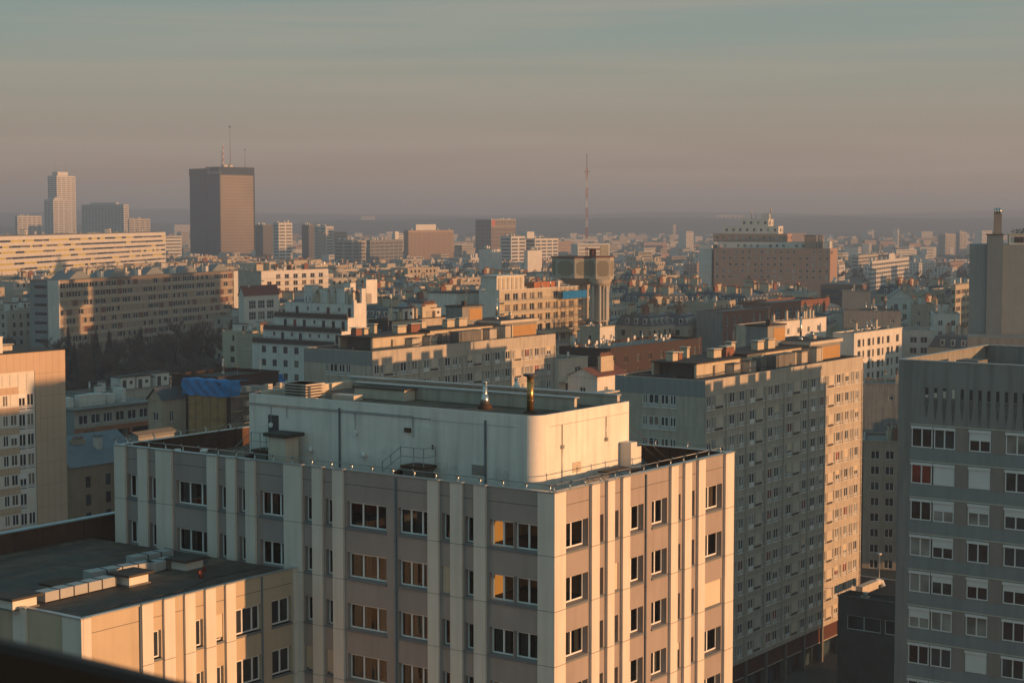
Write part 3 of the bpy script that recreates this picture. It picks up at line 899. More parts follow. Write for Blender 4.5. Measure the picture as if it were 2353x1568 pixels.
    # boxes and skylights on the narrow strip in front of the sunlit wall
    m = MB(); u = pu + 5.2; m.box(u, pv - 1.9, zd, u + 1.9, pv - .8, zd + 1.0, 0); m.box(u - .2, pv - 2.1, zd + 1.003, u + 2.1, pv - .6, zd + 1.1, 1); b.put(m, 'roof_vent', [WHITE2, TAR])
    m = MB()
    for i in range(5): m.quad((4.3 + i * .9, .5, zd + .95), (5.1 + i * .9, .5, zd + .95), (5.1 + i * .9, 1.1, zd + 1.15), (4.3 + i * .9, 1.1, zd + 1.15), 0)
    m.box(4.2, .45, zd, 8.8, 1.15, zd + .9, 1)
    b.put(m, 'skylight', [GLB, CONC_D])
    m = MB(); m.box(pu - .9, pv + 11, zd, pu - .1, pv + 13.5, zd + .5); b.put(m, 'cable_tray', [DARKM])
    for uu, vv, r_, hh in ((1.5, 26, .5, .9), (2.2, 29, .7, .6), (14.5, 10, .6, 1.0), (14.8, 15, .5, .8)):
        m = MB(); m.box(uu - r_, vv - r_, zd, uu + r_, vv + r_, zd + hh); m.cyl(uu, vv, zd + hh, zd + hh + .3, .22, .22, 10, 1); b.put(m, 'roof_vent', [CONC_D, STEEL])
    # stay wires and a metal stair at the two ends of the plant room
    m = MB()
    m.tube([(pu + 1, pv + PL + .05, zp - .4), (pu - .4, pv + PL + 5, zd + .4)], .02, 5); m.tube([(pu + 2.5, pv + PL + .05, zp - .6), (pu + 1.2, pv + PL + 5.4, zd + .4)], .02, 5)
    m.tube([(pu + PR + .1, pv + .6, zp - .9), (pu + PR + 3.6, pv - .6, zd + .7)], .02, 5); m.tube([(pu + PR + .1, pv + 1.3, zp - .9), (pu + PR + 3.7, pv + .2, zd + .7)], .02, 5)
    b.put(m, 'stay_wires', [DARKM]); m = MB()
    for i in range(9): m.box(pu + PR + .5 + i * .32, pv + .3, zd + 1.6 - i * .18, pu + PR + .9 + i * .32, pv + 1.4, zd + 1.66 - i * .18)
    b.put(m, 'metal_stair', [DARKM])
    # repair patches and a flashing on the white walls
    q = random.Random(14)
    pt = mat('repair_patch', (.66, .63, .58), var=.12, scale=2.5, streak=.3)
    for p, z0_, w, h in ((1020, 1.35, 1.1, .3), (1150, 1.25, .6, .45), (890, 1.9, .5, .3)):
        v = vL(p, zmid); m = MB()
        m.poly([(pu - .006, v + w * (c_ * (.8 + .2 * q.random())), zd + z0_ + h * (s_ * (.7 + .3 * q.random()))) for c_, s_ in [(cos(t_ * pi / 5), sin(t_ * pi / 5)) for t_ in range(10)]]); m.build('repair_patch', [pt], ph, dz=-g)
    m = MB(); m.box(pu - .02, pv + 1.3, zd + .55, pu - .002, pv + PL - .1, zd + .575); m.build('flashing', [RAILM], ph, dz=-g)
    b.finish()
    return b

M = main_block()

def annex_block(M):
    # its long side meets the pale block's shaded side at a right angle, two storeys lower
    zA = at(175, 1422, 1)[2]
    z = 47.75
    jx = M.ext('L', 683, M.zt - 8)
    b = Bld('annex_block', 'low annex with gravel roof and air ducts, its side wall glowing orange', 175, 1422, 83.2, g=0)
    # place it exactly on the other block's grid
    uu, vv = -15.45, jx
    b.X, b.Y = M.world(uu, vv); b.root.location = (b.X, b.Y, 0)
    X, Y, _ = at(175, 1422, b.Y); b.zt = zt = at(175, 1422, b.Y)[2]
    g = b.g
    LR = 15.28; LL = 34.7 - vv
    z3 = zt - 1.5
    sR = lambda p: b.ext('R', p, z3)
    pil = [(175, 206), (323, 348), (373.5, 398), (421.5, 445), (469, 492), (515.6, 537.5), (671, 684)]
    ops = [(348, 370, 0), (446, 466, 0), (492, 512, .86), (538, 600, 0), (624, 668, 0)]
    a = MB(); holes = []
    for p, q, sh in ops:
        s0, s1 = sR(p), sR(q)
        for k in range(8):
            zb = zt - 2.95 - 2.8 * k
            holes.append((s0, s1, zb, zb + 1.45))
            if sh and k == 0:
                m = MB(); fbox(m, 'R', s0, s1, -.2, -.05, zb + .2, zb + 1.45); b.put(m, 'roller_shutter', [SHUT])
            if k < 3:
                b.window('R', s0 + .02, zb + .03, s1 - s0 - .04, 1.39, '1' if s1 - s0 < .8 else ('3' if q == 600 else '2'), FRAME, GL, -.24, split=True)
                m = MB(); fbox(m, 'R', s0 - .02, s1 + .02, -.22, .07, zb - .13, zb); b.put(m, 'sill', [SLATE])
    wall(a, 'R', 0, LR, g, zt - .02, holes, 0, 0, .32)
    fbox(a, 'R', .3, LR - .2, 0, .005, zt - .8, zt - .775, 2)
    hl = [(4, 6.2, zt - 2.95 - 2.8 * k, zt - 1.5 - 2.8 * k) for k in range(1, 8)] + [(8.5, 10.7, zt - 2.95 - 2.8 * k, zt - 1.5 - 2.8 * k) for k in range(1, 8)]
    wall(a, 'L', 0, LL, g, zt - .02, hl, 0, 0, .3, mback=3)
    a.quad((0, LL, g), (LR, LL, g), (LR, LL, zt - .02), (0, LL, zt - .02), 0)
    b.put(a, 'wall', [SPAND_W, SPAND, GAP, GL])
    for p, q in pil:
        s0, s1 = sR(p), min(sR(q), LR)
        if p == 175: s0 = 0
        m = MB(); zz = [zt + .02] + [zt - 3.1 - 2.8 * k for k in range(8)] + [g]
        for z1, z0 in zip(zz, zz[1:]): fbox(m, 'R', s0, s1, .012, .15, z0 + .015, z1 - .012, 0)
        fbox(m, 'R', s0 + .02, s1 - .02, 0, .12, g, zt, 1)
        fbox(m, 'R', s0 - .02, s1 + .02, -.05, .19, zt + .022, zt + .09, 2)
        b.put(m, 'pilaster', [CREAM, GAP, CAP])
    for s0, s1 in ((-.15, 1.25), (4.0, 5.0), (6.2, 6.9), (9, 10), (12.4, 13.4), (LL - 1.2, LL)):
        m = MB(); zz = [zt + .02] + [zt - 3.1 - 2.8 * k for k in range(8)] + [g]
        for z1, z0 in zip(zz, zz[1:]): fbox(m, 'L', s0, s1, .012, .15, z0 + .015, z1 - .012, 0)
        fbox(m, 'L', s0 - .02, s1 + .02, -.05, .19, zt + .022, zt + .09, 1)
        b.put(m, 'pilaster', [CREAM, CAP])
    for p in (321, 601):
        m = MB(); m.cyl(sR(p), -.05, g, zt - .05, .05, n=8); b.put(m, 'downpipe', [SLATE])
    m = MB(); m.box(-.05, -.05, zt, .2, LL, zt + .06); m.box(.2, -.05, zt, LR, .2, zt + .06); b.put(m, 'coping', [CAP])
    zd = zt - .12
    m = MB(); m.quad((.2, .2, zd), (LR, .2, zd), (LR, LL - .2, zd), (.2, LL - .2, zd))
    # the deck runs on behind the pale block
    b.put(m, 'roof_deck', [GRAVEL])
    m = MB(); m.box(-12, LL - .3, zd - 6, LR + 3, LL, zt + 1.05, 0)
    pr = b.put(m, 'parapet', [RUST])
    m = MB()
    for i in range(8): m.box(-12 + i * 3.8, LL - .4, zt + 1.053, -12 + i * 3.8 + 3.77, LL + .1, zt + 1.13)
    m.build('coping', [mat('zinc_coping', (.30, .40, .44), rough=.4, metal=.3)], pr, dz=-g)
    # roofing felt strips with worn tones, puddle marks, a cable
    q = random.Random(3)
    fl = [mat('worn_felt_%s' % n_, c_, var=.35, scale=1.3, rough=ro_) for n_, c_, ro_ in (('a', (.105, .078, .06), .9), ('b', (.15, .115, .09), .9), ('c', (.075, .06, .05), .8))]
    for i in range(15):
        m = MB(); y0 = .5 + i * 1.12; x0 = .3 + q.random() * .1
        if y0 + 1.1 > LL - .4: break
        m.quad((x0, y0, zd + .004), (LR - .05, y0, zd + .004), (LR - .05, y0 + 1.07, zd + .004), (x0, y0 + 1.07, zd + .004)); b.put(m, 'roofing_felt', [q.choice(fl)])
    for i in range(7):
        cx_, cy_, rr = q.uniform(2, 13), q.uniform(2, LL - 2), q.uniform(.4, 1.3); m = MB()
        m.poly([(cx_ + rr * 1.6 * cos(t_ * pi / 8) * q.uniform(.8, 1.1), cy_ + rr * sin(t_ * pi / 8) * q.uniform(.75, 1.1), zd + .008) for t_ in range(16)]); b.put(m, 'puddle_mark', [mat('damp_patch', (.06, .05, .042), rough=.7, var=.2)])
    m = MB(); m.tube([(1.2, .9, zd + .03), (4.0, 1.3, zd + .03), (7.5, 1.1, zd + .03), (11, 2.2, zd + .03), (14.6, 2.0, zd + .03)], .025, 5); b.put(m, 'roof_cable', [DARKM])
    def P(px, py): return b.local(px, py, zd)
    u0, v0 = P(45, 1400)
    # ducts run parallel to the sunlit side
    def hood(px, py, w, l):
        u, v = P(px, py); m = MB()
        m.box(u - l / 2, v - w / 2, zd, u + l / 2, v + w / 2, zd + .55, 0); m.box(u - l / 2 - .25, v - w / 2 - .25, zd + .553, u + l / 2 + .25, v + w / 2 + .25, zd + .68, 1)
        m.box(u - l / 2 - .1, v - w / 2 - .1, zd, u + l / 2 + .1, v + w / 2 + .1, zd + .08, 2)
        b.put(m, 'vent_hood', [WHITE2, TAR, CONC_D]); return u, v
    h1 = hood(40, 1394, 1.15, 1.5); h2 = hood(302, 1340, 1.15, 1.35); h3 = hood(430, 1306, 1.15, 1.35)
    def duct(p, q, zz=.5, mtt=None):
        (ua, va), (ub, vb) = P(*p), P(*q); m = MB()
        dx, dy = ub - ua, vb - va; Ld = math.hypot(dx, dy); n = max(2, int(Ld / .95)); ex, ey = dx / Ld, dy / Ld; nx, ny = -ey, ex
        for i in range(n):
            for a0, a1, w, h0, mi in ((i / n, (i + .95) / n, .4, zz, 0), ((i + .95) / n, (i + 1) / n, .44, zz + .03, 1)):
                pts = [(ua + dx * a0 + nx * w, va + dy * a0 + ny * w), (ua + dx * a1 + nx * w, va + dy * a1 + ny * w), (ua + dx * a1 - nx * w, va + dy * a1 - ny * w), (ua + dx * a0 - nx * w, va + dy * a0 - ny * w)]
                m.prism(pts[::-1], zd + .06, zd + .06 + h0, mi)
        b.put(m, 'air_duct', [mtt or mat('duct_grey', (.35, .36, .36), var=.12, rough=.5), DARKM])
    duct((92, 1383), (255, 1345)); duct((200, 1335), (345, 1310)); duct((345, 1314), (395, 1300)); duct((300, 1300), (390, 1282))
    u, v = P(140, 1352); m = MB(); m.box(u - .8, v - .5, zd, u + .8, v + .5, zd + .3, 0); m.box(u - .95, v - .65, zd + .3, u + .95, v + .65, zd + .42, 1); b.put(m, 'roof_hatch', [CONC, RUST])
    u, v = P(462, 1326); m = MB(); m.cyl(u, v, zd, zd + .32, .14, .12, 10); m.box(u - .25, v - .1, zd + .25, u + .3, v + .1, zd + .42); m.cyl(u + .2, v, zd + .42, zd + .6, .1, .1, 10)
    tag(m.build('roof_pump', [mat('dull_red_paint', (.16, .04, .025), rough=.6), DARKM], b.root, dz=-g), 'small red pump')
    b.finish()
    return b
annex_block(M)

# ================================================================== the long concrete slabs, a family of three
def slab(label, px, py, Y, shown, seed, at_world=None, left_rows=3):
    b = Bld('apartment_slab', label, px, py, Y, g=0, group='long concrete slab blocks with rooftop service floors')
    if at_world:
        b.X, b.Y, b.zt = at_world; b.root.location = (b.X, b.Y, 0)
    r = random.Random(seed)
    zt, g = b.zt, 0
    LR, LL = 50.2, 14.0
    # bays measured on the facade of the nearer slab: kind, start, end (metres along it)
    K = []
    src = [('w', 210, 258), ('n', 272, 300), ('p', 306, 386), ('n', 390, 412), ('n', 432, 455), ('w', 463, 520), ('n', 536, 552), ('w', 572, 626), ('n', 650, 666), ('d', 686, 742), ('p', 752, 822), ('n', 828, 846),
           ('n', 858, 874), ('w', 890, 940), ('w', 962, 1012), ('n', 1026, 1046), ('n', 1078, 1096), ('w', 1104, 1156), ('p', 1166, 1236), ('n', 1240, 1254), ('w', 1274, 1318), ('n', 1336, 1354), ('d', 1366, 1414), ('n', 1430, 1448),
           ('w', 1464, 1508), ('n', 1522, 1542), ('p', 1552, 1610), ('n', 1614, 1630), ('w', 1646, 1688), ('n', 1698, 1716), ('w', 1740, 1780), ('n', 1796, 1812), ('n', 1820, 1834), ('w', 1852, 1890)]
    ref = R_REF
    for k, x0, x1 in src:
        s0, s1 = [ref.ext('R', (1600 + x / 4.751) * .9878, ref.zt - 2.5) for x in (x0, x1)]
        K.append((k, max(.15, s0), min(LR - .6, s1)))
    fh, par, nf = 2.94, 2.06, 13
    a = MB(); holes = []
    pan = MB()
    for k in range(nf):
        z1 = zt - par - fh * k; z0 = z1 - 1.93
        for kind, s0, s1 in K:
            if k >= shown and shown < 13:
                continue
            gl = r.choice([GL, GL, GL, GLB, GLB, GLC, GLW, GLW, GLR])
            if kind == 'w':
                holes.append((s0, s1, z0, z1)); b.window('R', s0, z0, s1 - s0, z1 - z0, 'low', FRAME, gl, -.12)
                if r.random() < .22: fbox(pan, 'R', s0 + .05, s1 - .05, -.1, -.02, z1 - r.uniform(.4, 1.3), z1, 1)
            elif kind == 'd':
                holes.append((s0, s1, z0, z1)); b.window('R', s0, z0, s1 - s0, z1 - z0, 'door', FRAME, gl, -.12)
            elif kind == 'n':
                holes.append((s0, s1, z0, z1)); b.window('R', s0, z0, s1 - s0, z1 - z0, 'low', FRAME, GL, -.14)
            else:
                fbox(pan, 'R', s0, s1, 0, .07, z0 + .45, z1 - .05, 0)
                fbox(pan, 'R', s0, s1, .0, .05, z0 + .08, z0 + .36, 2)
        # string course under each storey
        fbox(pan, 'R', 0, LR, 0, .09, z0 - .1, z0 - .02, 0)
        fbox(pan, 'R', 0, LR, 0, .07, z1 + .02, z1 + .1, 0)
    zb = zt - par - fh * nf + .3
    wall(a, 'R', 0, LR, zb, zt, holes, 0, 0, .16)
    hl = []
    lw = [(7.2, 8.05), (8.3, 9.9), (10.15, 11.7), (11.95, 12.55)] if not at_world else []
    lw = [(LL - (x - 1413) / 207 * LL, LL - (y - 1413) / 207 * LL) for y, x in ((1541, 1555), (1520, 1538), (1492, 1516), (1478, 1489))]
    for k in range(min(left_rows, 13)):
        z1 = zt - par - fh * k - .1; z0 = z1 - 1.75
        for s0, s1 in lw:
            hl.append((s0, s1, z0, z1)); b.window('L', s0, z0, s1 - s0, z1 - z0, 'low', FRAME, r.choice([GLB, GLC, GL]), -.1)
        fbox(pan, 'L', lw[0][0] - .2, lw[-1][1] + .2, 0, .08, z0 - .14, z0 - .04, 0)
    wall(a, 'L', 0, LL, zb, zt - 2.2, hl, 0, 0, .16)
    wall(a, 'L', 0, LL, zt - 2.19, zt, [], .02, 1, .16)
    a.quad((LR, 0, zb), (LR, LL, zb), (LR, LL, zt), (LR, 0, zt), 0); a.quad((0, LL, zb), (LR, LL, zb), (LR, LL, zt), (0, LL, zt), 0)
    a.quad((0, 0, zb), (LR, 0, zb), (LR, LL, zb), (0, LL, zb), 3)
    # vertical ribs
    for s in (.0, K[4][1] - .35, K[8][1] - .25, K[11][2] + .25, K[16][1] - .6, K[21][1] - .25, K[25][1] - .3, LR - .45):
        fbox(a, 'R', s, s + .22, 0, .12, zb, zt - par + .1, 0)
    b.put(a, 'wall', [CONC, PANELG, CONC_D, CONC_D]); b.put(pan, 'storey_bands', [CONC_L, SHUT, DARKM])
    # open ground storey: columns, red panels
    for i in range(9):
        m = MB(); s = .4 + i * (LR - 1.2) / 8; m.box(s, .2, 0, s + .5, 1.1, zb - .01); m.box(s, LL - 1.1, 0, s + .5, LL - .2, zb - .01); b.put(m, 'column', [CONC_D])
        if i < 8:
            m = MB(); e = s + (LR - 1.2) / 8; m.box(s + .55, .55, zb - 2.4, e - .05, .62, zb - .02, 0); m.box(s + .55, .5, zb - 2.55, e - .05, .6, zb - 2.42, 1)
            m.box(s + 1.2, 1.4, 0, e - .8, 1.5, zb - 2.6, 2); b.put(m, 'red_panel', [mat('dull_red_panel', (.09, .036, .026), var=.15), CONC, GLB])
    # roof: deck, coping, service floor and its boxes
    m = MB(); m.quad((.15, .15, zt - .3), (LR - .15, .15, zt - .3), (LR - .15, LL - .15, zt - .3), (.15, LL - .15, zt - .3)); b.put(m, 'roof', [TAR])
    m = MB()
    m.box(-.05, -.05, zt, LR + .05, .3, zt + .06); m.box(-.05, LL - .3, zt, LR + .05, LL + .05, zt + .06); m.box(-.05, .3, zt, .3, LL - .3, zt + .06); m.box(LR - .3, .3, zt, LR + .05, LL - .3, zt + .06)
    b.put(m, 'coping', [CONC])
    h1 = 1.62
    m = MB()
    v0, v1 = 4.2, 11.2
    z0 = zt - .3
    m.quad((5.0, v0, z0), (38, v0, z0), (38, v0, zt + h1), (5.0, v0, zt + h1), 0)
    m.quad((5.0, v1, z0), (38, v1, z0), (38, v1, zt + h1), (5.0, v1, zt + h1), 0)
    m.box(5.0, v0, z0, 5.25, v0 + .3, zt + h1, 0); m.box(5.0, v1 - .3, z0, 5.25, v1, zt + h1, 0); m.box(7.2, v0, z0, 7.3, v1, zt + h1, 2)
    m.box(4.9, v0 - .15, zt + h1, 19.6, v1 + .15, zt + h1 + .18, 1); m.box(19.6, v0 - .15, zt + h1 + .35, 38, v1 + .15, zt + h1 + .5, 1)
    m.box(19.7, v0, zt + h1, 38, v0 + .15, zt + h1 + .34, 0)
    sf = b.put(m, 'service_floor', [BEIGE2, TAR, CONC_D])
    for u, w, d, h, mt in ((9.7, .8, .35, 1.5, 0), (13.4, 1.9, 1.3, 1.35, 1), (17.9, 1.9, 1.4, 1.45, 1), (21.2, .9, 1.4, 1.8, 2), (22.9, .9, 1.0, 1.8, 2), (24.9, 6.2, 2.0, 1.95, 2), (34.2, 2.0, 1.5, 1.8, 1), (37.6, 1.7, 2.3, 2.2, 1)):
        m = MB(); m.box(u, v0 - d, z0, u + w, v0 - .02, z0 + h, 0 if mt != 2 else 1)
        if mt == 1: m.box(u - .15, v0 - d - .15, z0 + h + .1, u + w + .15, v0 + .1, z0 + h + .2, 1); m.box(u + .5, v0 - d + .1, z0 + h, u + .7, v0 - .1, z0 + h + .1, 0); m.box(u + 1.2, v0 - d + .1, z0 + h, u + 1.4, v0 - .1, z0 + h + .1, 0)
        m.build('vent_shaft', [CONC if mt else BEIGE, CONC_D], sf, dz=-g)
    m = MB(); m.box(31.3, v0 - 1.9, z0, 31.6, v0 + .2, zt + 1.7); m.box(39.9, v0 - 2.1, z0, 40.2, v0 + .1, zt + 2.0); m.build('fin_wall', [BEIGE2], sf, dz=-g)
    m = MB(); m.box(38.2, v0 - .8, z0, 49.2, v1, zt + 2.3, 0); m.box(40.3, v0 - .82, zt - .2, 49.0, v0 - .8, zt + 1.75, 1); m.box(38, v0 - 1.1, zt + 2.3, 49.5, v1 + .3, zt + 2.75, 2); m.box(38.2, v0 - .9, zt + 2.753, 49.3, v1 + .1, zt + 2.8, 3)
    lm = b.put(m, 'lift_motor_room', [CONC_G, OCHRE, CONC_L, TAR])
    m = MB(); m.box(33.5, 8.0, z0, 39.3, 11.6, zt + 5.2, 0); m.box(35.5, 7.98, zt + 2.9, 39.2, 8.0, zt + 4.8, 1); m.box(33.3, 7.8, zt + 5.2, 39.5, 11.8, zt + 5.4, 2); m.box(34.0, 7.9, zt + 5.4, 34.6, 8.6, zt + 6.2, 2)
    b.put(m, 'water_tank_room', [CONC_G, OCHRE, TAR])
    # clutter on the service floor roof: twin stacks, pipes
    for u, v, w, h in ((6.3, 8.6, 1.4, 1.0), (9.0, 9.2, 1.0, .8), (14.3, 6.6, 2.2, 1.0), (17.4, 6.3, 2.4, 1.2), (23.0, 8.5, 1.2, 1.1), (27.2, 6.4, 2.0, 1.1), (30.4, 6.3, 2.2, 1.2), (12.0, 9.6, .7, 1.3)):
        zz = zt + h1 + (.18 if u < 19 else .5)
        m = MB(); m.box(u, v, zz, u + w, v + 1.1, zz + h, 0); m.box(u - .12, v - .12, zz + h + .14, u + w + .12, v + 1.22, zz + h + .26, 1); m.box(u + .1, v + .1, zz + h, u + w - .1, v + 1.0, zz + h + .14, 2)
        m.build('chimney', [BEIGE2 if r.random() < .85 else BRICK, CONC_L, DARKM], sf, dz=-g)
    m = MB(); m.tube([(1.5, 1.6, zt + .15), (12, 1.9, zt + .15), (18, 2.2, zt + .45), (24, 2.2, zt + .2)], .09, 6); m.tube([(2.5, 6, zt + .1), (2.7, 12, zt + .1)], .12, 6); b.put(m, 'roof_pipe', [DARKM])
    for u, v, kk in ((41.2, 6.3, 'flue'), (44.7, 5.8, 'vent'), (26, 9.8, 'aerial'), (15.8, 9.8, 'aerial'), (36.2, 9.2, 'aerial')):
        furnish(b, kk, u, v, zt + (2.8 if u > 40 else (5.4 if u > 33 else h1 + .5)), (1.2, 1.2, 1.5) if kk == 'flue' else (1, 1, 1))
    b.finish()
    return b

class _Ref: pass
R_REF = Bld('apartment_slab', None, 1620, 875, 228, g=0)
bpy.data.objects.remove(R_REF.root)
S_R = slab('long concrete slab block right of the pale pilastered block, its far end in orange sun', 1620, 875, 228, 13, 3)
S_B = slab('concrete slab block behind the white plant room, only its upper storeys showing', 855, 808, 265, 5, 5)
X3, Y3 = S_R.X + (S_R.X - S_B.X), S_R.Y + (S_R.Y - S_B.Y)
S_C = slab('concrete slab block standing outside the view, beyond the grey block', 0, 0, 100, 4, 9, (X3, Y3, S_R.zt - .2), 1)

# ================================================================== grey block at the right edge
def grey_block():
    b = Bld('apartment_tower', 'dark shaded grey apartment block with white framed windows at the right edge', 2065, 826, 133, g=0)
    # px,py names its left end: shift so that the local origin is the hidden right-hand corner
    LL = 34.0
    b.X -= LL * b.ey[0]; b.Y -= LL * b.ey[1]; b.root.location = (b.X, b.Y, 0)
    zt, g = b.zt, b.g
    LR = 19
    fh = 2.8
    sL = lambda p: LL + 0 * p
    def s_at(p): return b.ext('L', p, zt - 8)
    # measured window bands (left edges / right edges in the picture)
    bays = [(2092, 2193), (2224, 2275), (2308, 2362)]
    S = []
    for p, q in bays: S.append((min(s_at(p), s_at(q)), max(s_at(p), s_at(q))))
    step = S[0][0] - S[1][0]
    S2 = [(S[2][0] - 4.2, S[2][0] - 2.2), (S[2][0] - 9.0, S[2][0] - 5.2), (S[2][0] - 12.4, S[2][0] - 10.4)]
    ztop = zt - 4.75
    a = MB(); holes = []
    r = random.Random(4)
    shut = {(0, 1): 'half', (1, 1): 'full', (1, 6): 'full', (1, 2): 'part', (2, 2): 'part', (2, 4): 'part', (1, 4): 'part', (0, 4): 'partr'}
    for k in range(16):
        z1 = ztop - fh * k - .28; z0 = z1 - 1.62
        if z0 < 1.5: break
        for i, (s0, s1) in enumerate(S + S2):
            if s0 < .3: continue
            holes.append((s0, s1, z0, z1))
            halves = [(s0, (s0 + s1) / 2 - .04), ((s0 + s1) / 2 + .04, s1)] if s1 - s0 > 2.6 else [(s0, s1)]
            for q, (c, d) in enumerate(halves):
                gl = r.choice([GL, GLB, GLW, GL])
                if (i, k) == (0, 1) and q == 1: gl = GLR
                b.window('L', c + .02, z0 + .02, d - c - .04, 1.58, '2', FRAME, gl, -.09, split=False)
                sh = 0
                if (i, k) in shut:
                    t = shut[(i, k)]
                    sh = 1 if t == 'full' or (t == 'half' and q == 0) else (.42 if t == 'part' or (t == 'partr' and q == 0) else 0)
                elif r.random() < .1: sh = r.choice([.3, .5])
                if sh:
                    m = MB(); fbox(m, 'L', c + .1, d - .1, -.06, .0, z1 - 1.55 * sh, z1 - .04); b.put(m, 'roller_shutter', [FRAME])
                m = MB(); fbox(m, 'L', c - .01, d + .01, -.02, .09, z1 - .16, z1 + .04); b.put(m, 'shutter_box', [FRAME]) if k < 9 else None
    wall(a, 'L', 0, LL, g, zt, holes, 0, 0, .12)
    a.box(.01, LL - .02, g, LR, LL, zt, 2); a.box(LR - .3, 0, g, LR, LL - .03, zt, 2); a.box(.01, 0, g, LR - .3, .3, zt, 2)
    a.box(.01, .3, zt - 4.7, .3, LL - .03, zt, 2)
    # brown panels between windows and bands
    m = MB()
    allS = sorted(S + S2)
    for k in range(16):
        z1 = ztop - fh * k - .28; z0 = z1 - 1.62
        if z0 < 1.5: break
        for (a0, a1), (b0, b1) in zip(allS, allS[1:]):
            fbox(m, 'L', a1 + .06, b0 - .06, 0, .03, z0 - .05, z1 + .1, 1)
        fbox(m, 'L', 0, S[0][1] + .1, 0, .05, z1 + .13, z1 + .2, 0)
        fbox(m, 'L', 0, S[0][1] + .1, 0, .012, z0 - 1.1, z0 - .06, 2)
    b.put(m, 'storey_bands', [CONC_L, BRNP, PANELG])
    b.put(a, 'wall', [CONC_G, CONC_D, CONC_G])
    # slots in the blind top storey
    for i in range(14):
        s = s_at(2126 + i * 20.3)
        m = MB(); fbox(m, 'L', s - .13, s + .13, 0, .01, zt - 2.8, zt - 2.0, 0); fbox(m, 'L', s - .2, s - .13, 0, .03, zt - 2.85, zt - 1.95, 1)
        if 0 < i < 4 or i in (0,): fbox(m, 'L', s - .11, s + .11, .012, .02, zt - 2.75, zt - 2.75 + (.2 + .17 * i), 2)
        b.put(m, 'ventilation_slot', [GAP, CONC_G, CONC_L])
        m = MB(); d = 1.5 + .5 * ((i * 5) % 4) / 3; w = .17
        m.poly([fc('L', s + a_ * w, .004, zt - 2.85 - d * b_) for a_, b_ in ((-1, 0), (1, 0), (.8, .4), (.45, .8), (.1, 1), (-.3, .85), (-.75, .45))]); b.put(m, 'soot_stain', [mat('soot', (.12, .12, .115), var=.35, scale=3)])
    m = MB(); m.box(.3, .3, zt - 4.7, LR - .3, LL - .03, zt - 4.6); b.put(m, 'roof', [ROOFG])
    m = MB(); m.box(-.03, 0, zt, .35, LL + .02, zt + .06); m.box(.35, LL - .3, zt, LR, LL + .02, zt + .06); m.box(LR - .35, .0, zt, LR + .03, LL - .3, zt + .06); b.put(m, 'coping', [CAP])
    m = MB(); m.box(8.2, LL - 3.2, zt - 4.6, 10.4, LL - 1.4, zt - .5); b.put(m, 'chimney', [CONC_D])
    b.finish()
grey_block()

# ================================================================== tiled block at the left edge
def tiled_block():
    LR = 30
    b = Bld('apartment_block', 'tile-clad apartment block at the left edge, its top orange in the sun', 148, 803, 250, g=0, anchor=LR)
    zt, g = b.zt, 0
    LL = 13
    e = lambda p: b.ext('R', p, zt - 6)
    a = MB(); holes = []
    s_w = e(78)
    fh = 2.82
    r = random.Random(2)
    cols = [(e(x0), e(x1), t) for x0, x1, t in ((42, 58, 1), (61, 77, 1), (5.5, 18, 0), (23, 38, 0))] + [(e(x0), e(x1), 0) for x0, x1 in ((-20, -8), (-42, -28))]
    for k in range(9):
        z1 = zt - 2.95 - fh * k
        for i, (s0, s1, tall) in enumerate(cols):
            z0 = z1 - (2.35 if tall else 1.55)
            if k == 0 or (i == 1 and k == 6) or (i == 3 and k == 1):
                fbox(a, 'R', s0, s1, .0, .06, z0, z1, 1); continue
            holes.append((s0, s1, z0, z1))
            b.window('R', s0, z0, s1 - s0, z1 - z0, 'low' if tall else '2', FRAME, r.choice([GL, GL, GLC]), -.08)
            if r.random() < .2:
                m = MB(); fbox(m, 'R', s0 + .08, s1 - .08, -.06, 0, z1 - r.uniform(.4, .9), z1); b.put(m, 'roller_shutter', [FRAME])
        fbox(a, 'R', 0, cols[3][1] + .4, .0, .035, z1 - 2.75, z1 - 1.75, 2)
    wall(a, 'R', 0, s_w + .15, g, zt - 2.6, holes, 0, 1, .1)
    wall(a, 'R', s_w + .15, LR, g, zt - 2.6, [], .08, 0)
    wall(a, 'R', 0, LR, zt - 2.6, zt, [], .1, 0)
    a.quad((0, 0, g), (0, LL, g), (0, LL, zt), (0, 0, zt), 0); a.quad((LR, 0, g), (LR, LL, g), (LR, LL, zt), (LR, 0, zt), 0); a.quad((0, LL, g), (LR, LL, g), (LR, LL, zt), (0, LL, zt), 0)
    b.put(a, 'wall', [TILE, WHITE2, TILE])
    m = MB(); m.box(0, -.15, zt, LR + .05, LL, zt + .08); b.put(m, 'roof', [TAR])
    for p, h, w in ((15, 2.3, .9), (3, 1.9, 1.6)):
        m = MB(); u = e(p); m.box(u - w / 2, 1.2, zt + .08, u + w / 2, 2.2, zt + h); m.box(u - w / 2 - .08, 1.1, zt + h, u + w / 2 + .08, 2.3, zt + h + .12); b.put(m, 'chimney', [WHITE2])
    u = e(62); m = MB(); m.box(u - 1.2, 4.5, zt + .08, u + 1.2, 6, zt + .75, 0); m.box(u - 1.35, 4.3, zt + .9, u + 1.35, 6.2, zt + 1.0, 0); b.put(m, 'roof_vent', [CONC_L])
    b.finish()
tiled_block()

# ================================================================== buildings of the middle distance, each measured on its own
HERO = []   # (x0, x1, y where it is hidden below, Y) seen in the picture: nothing is put in front of these
def hero(x0, x1, yb, Y): HERO.append((x0, x1, yb, Y))

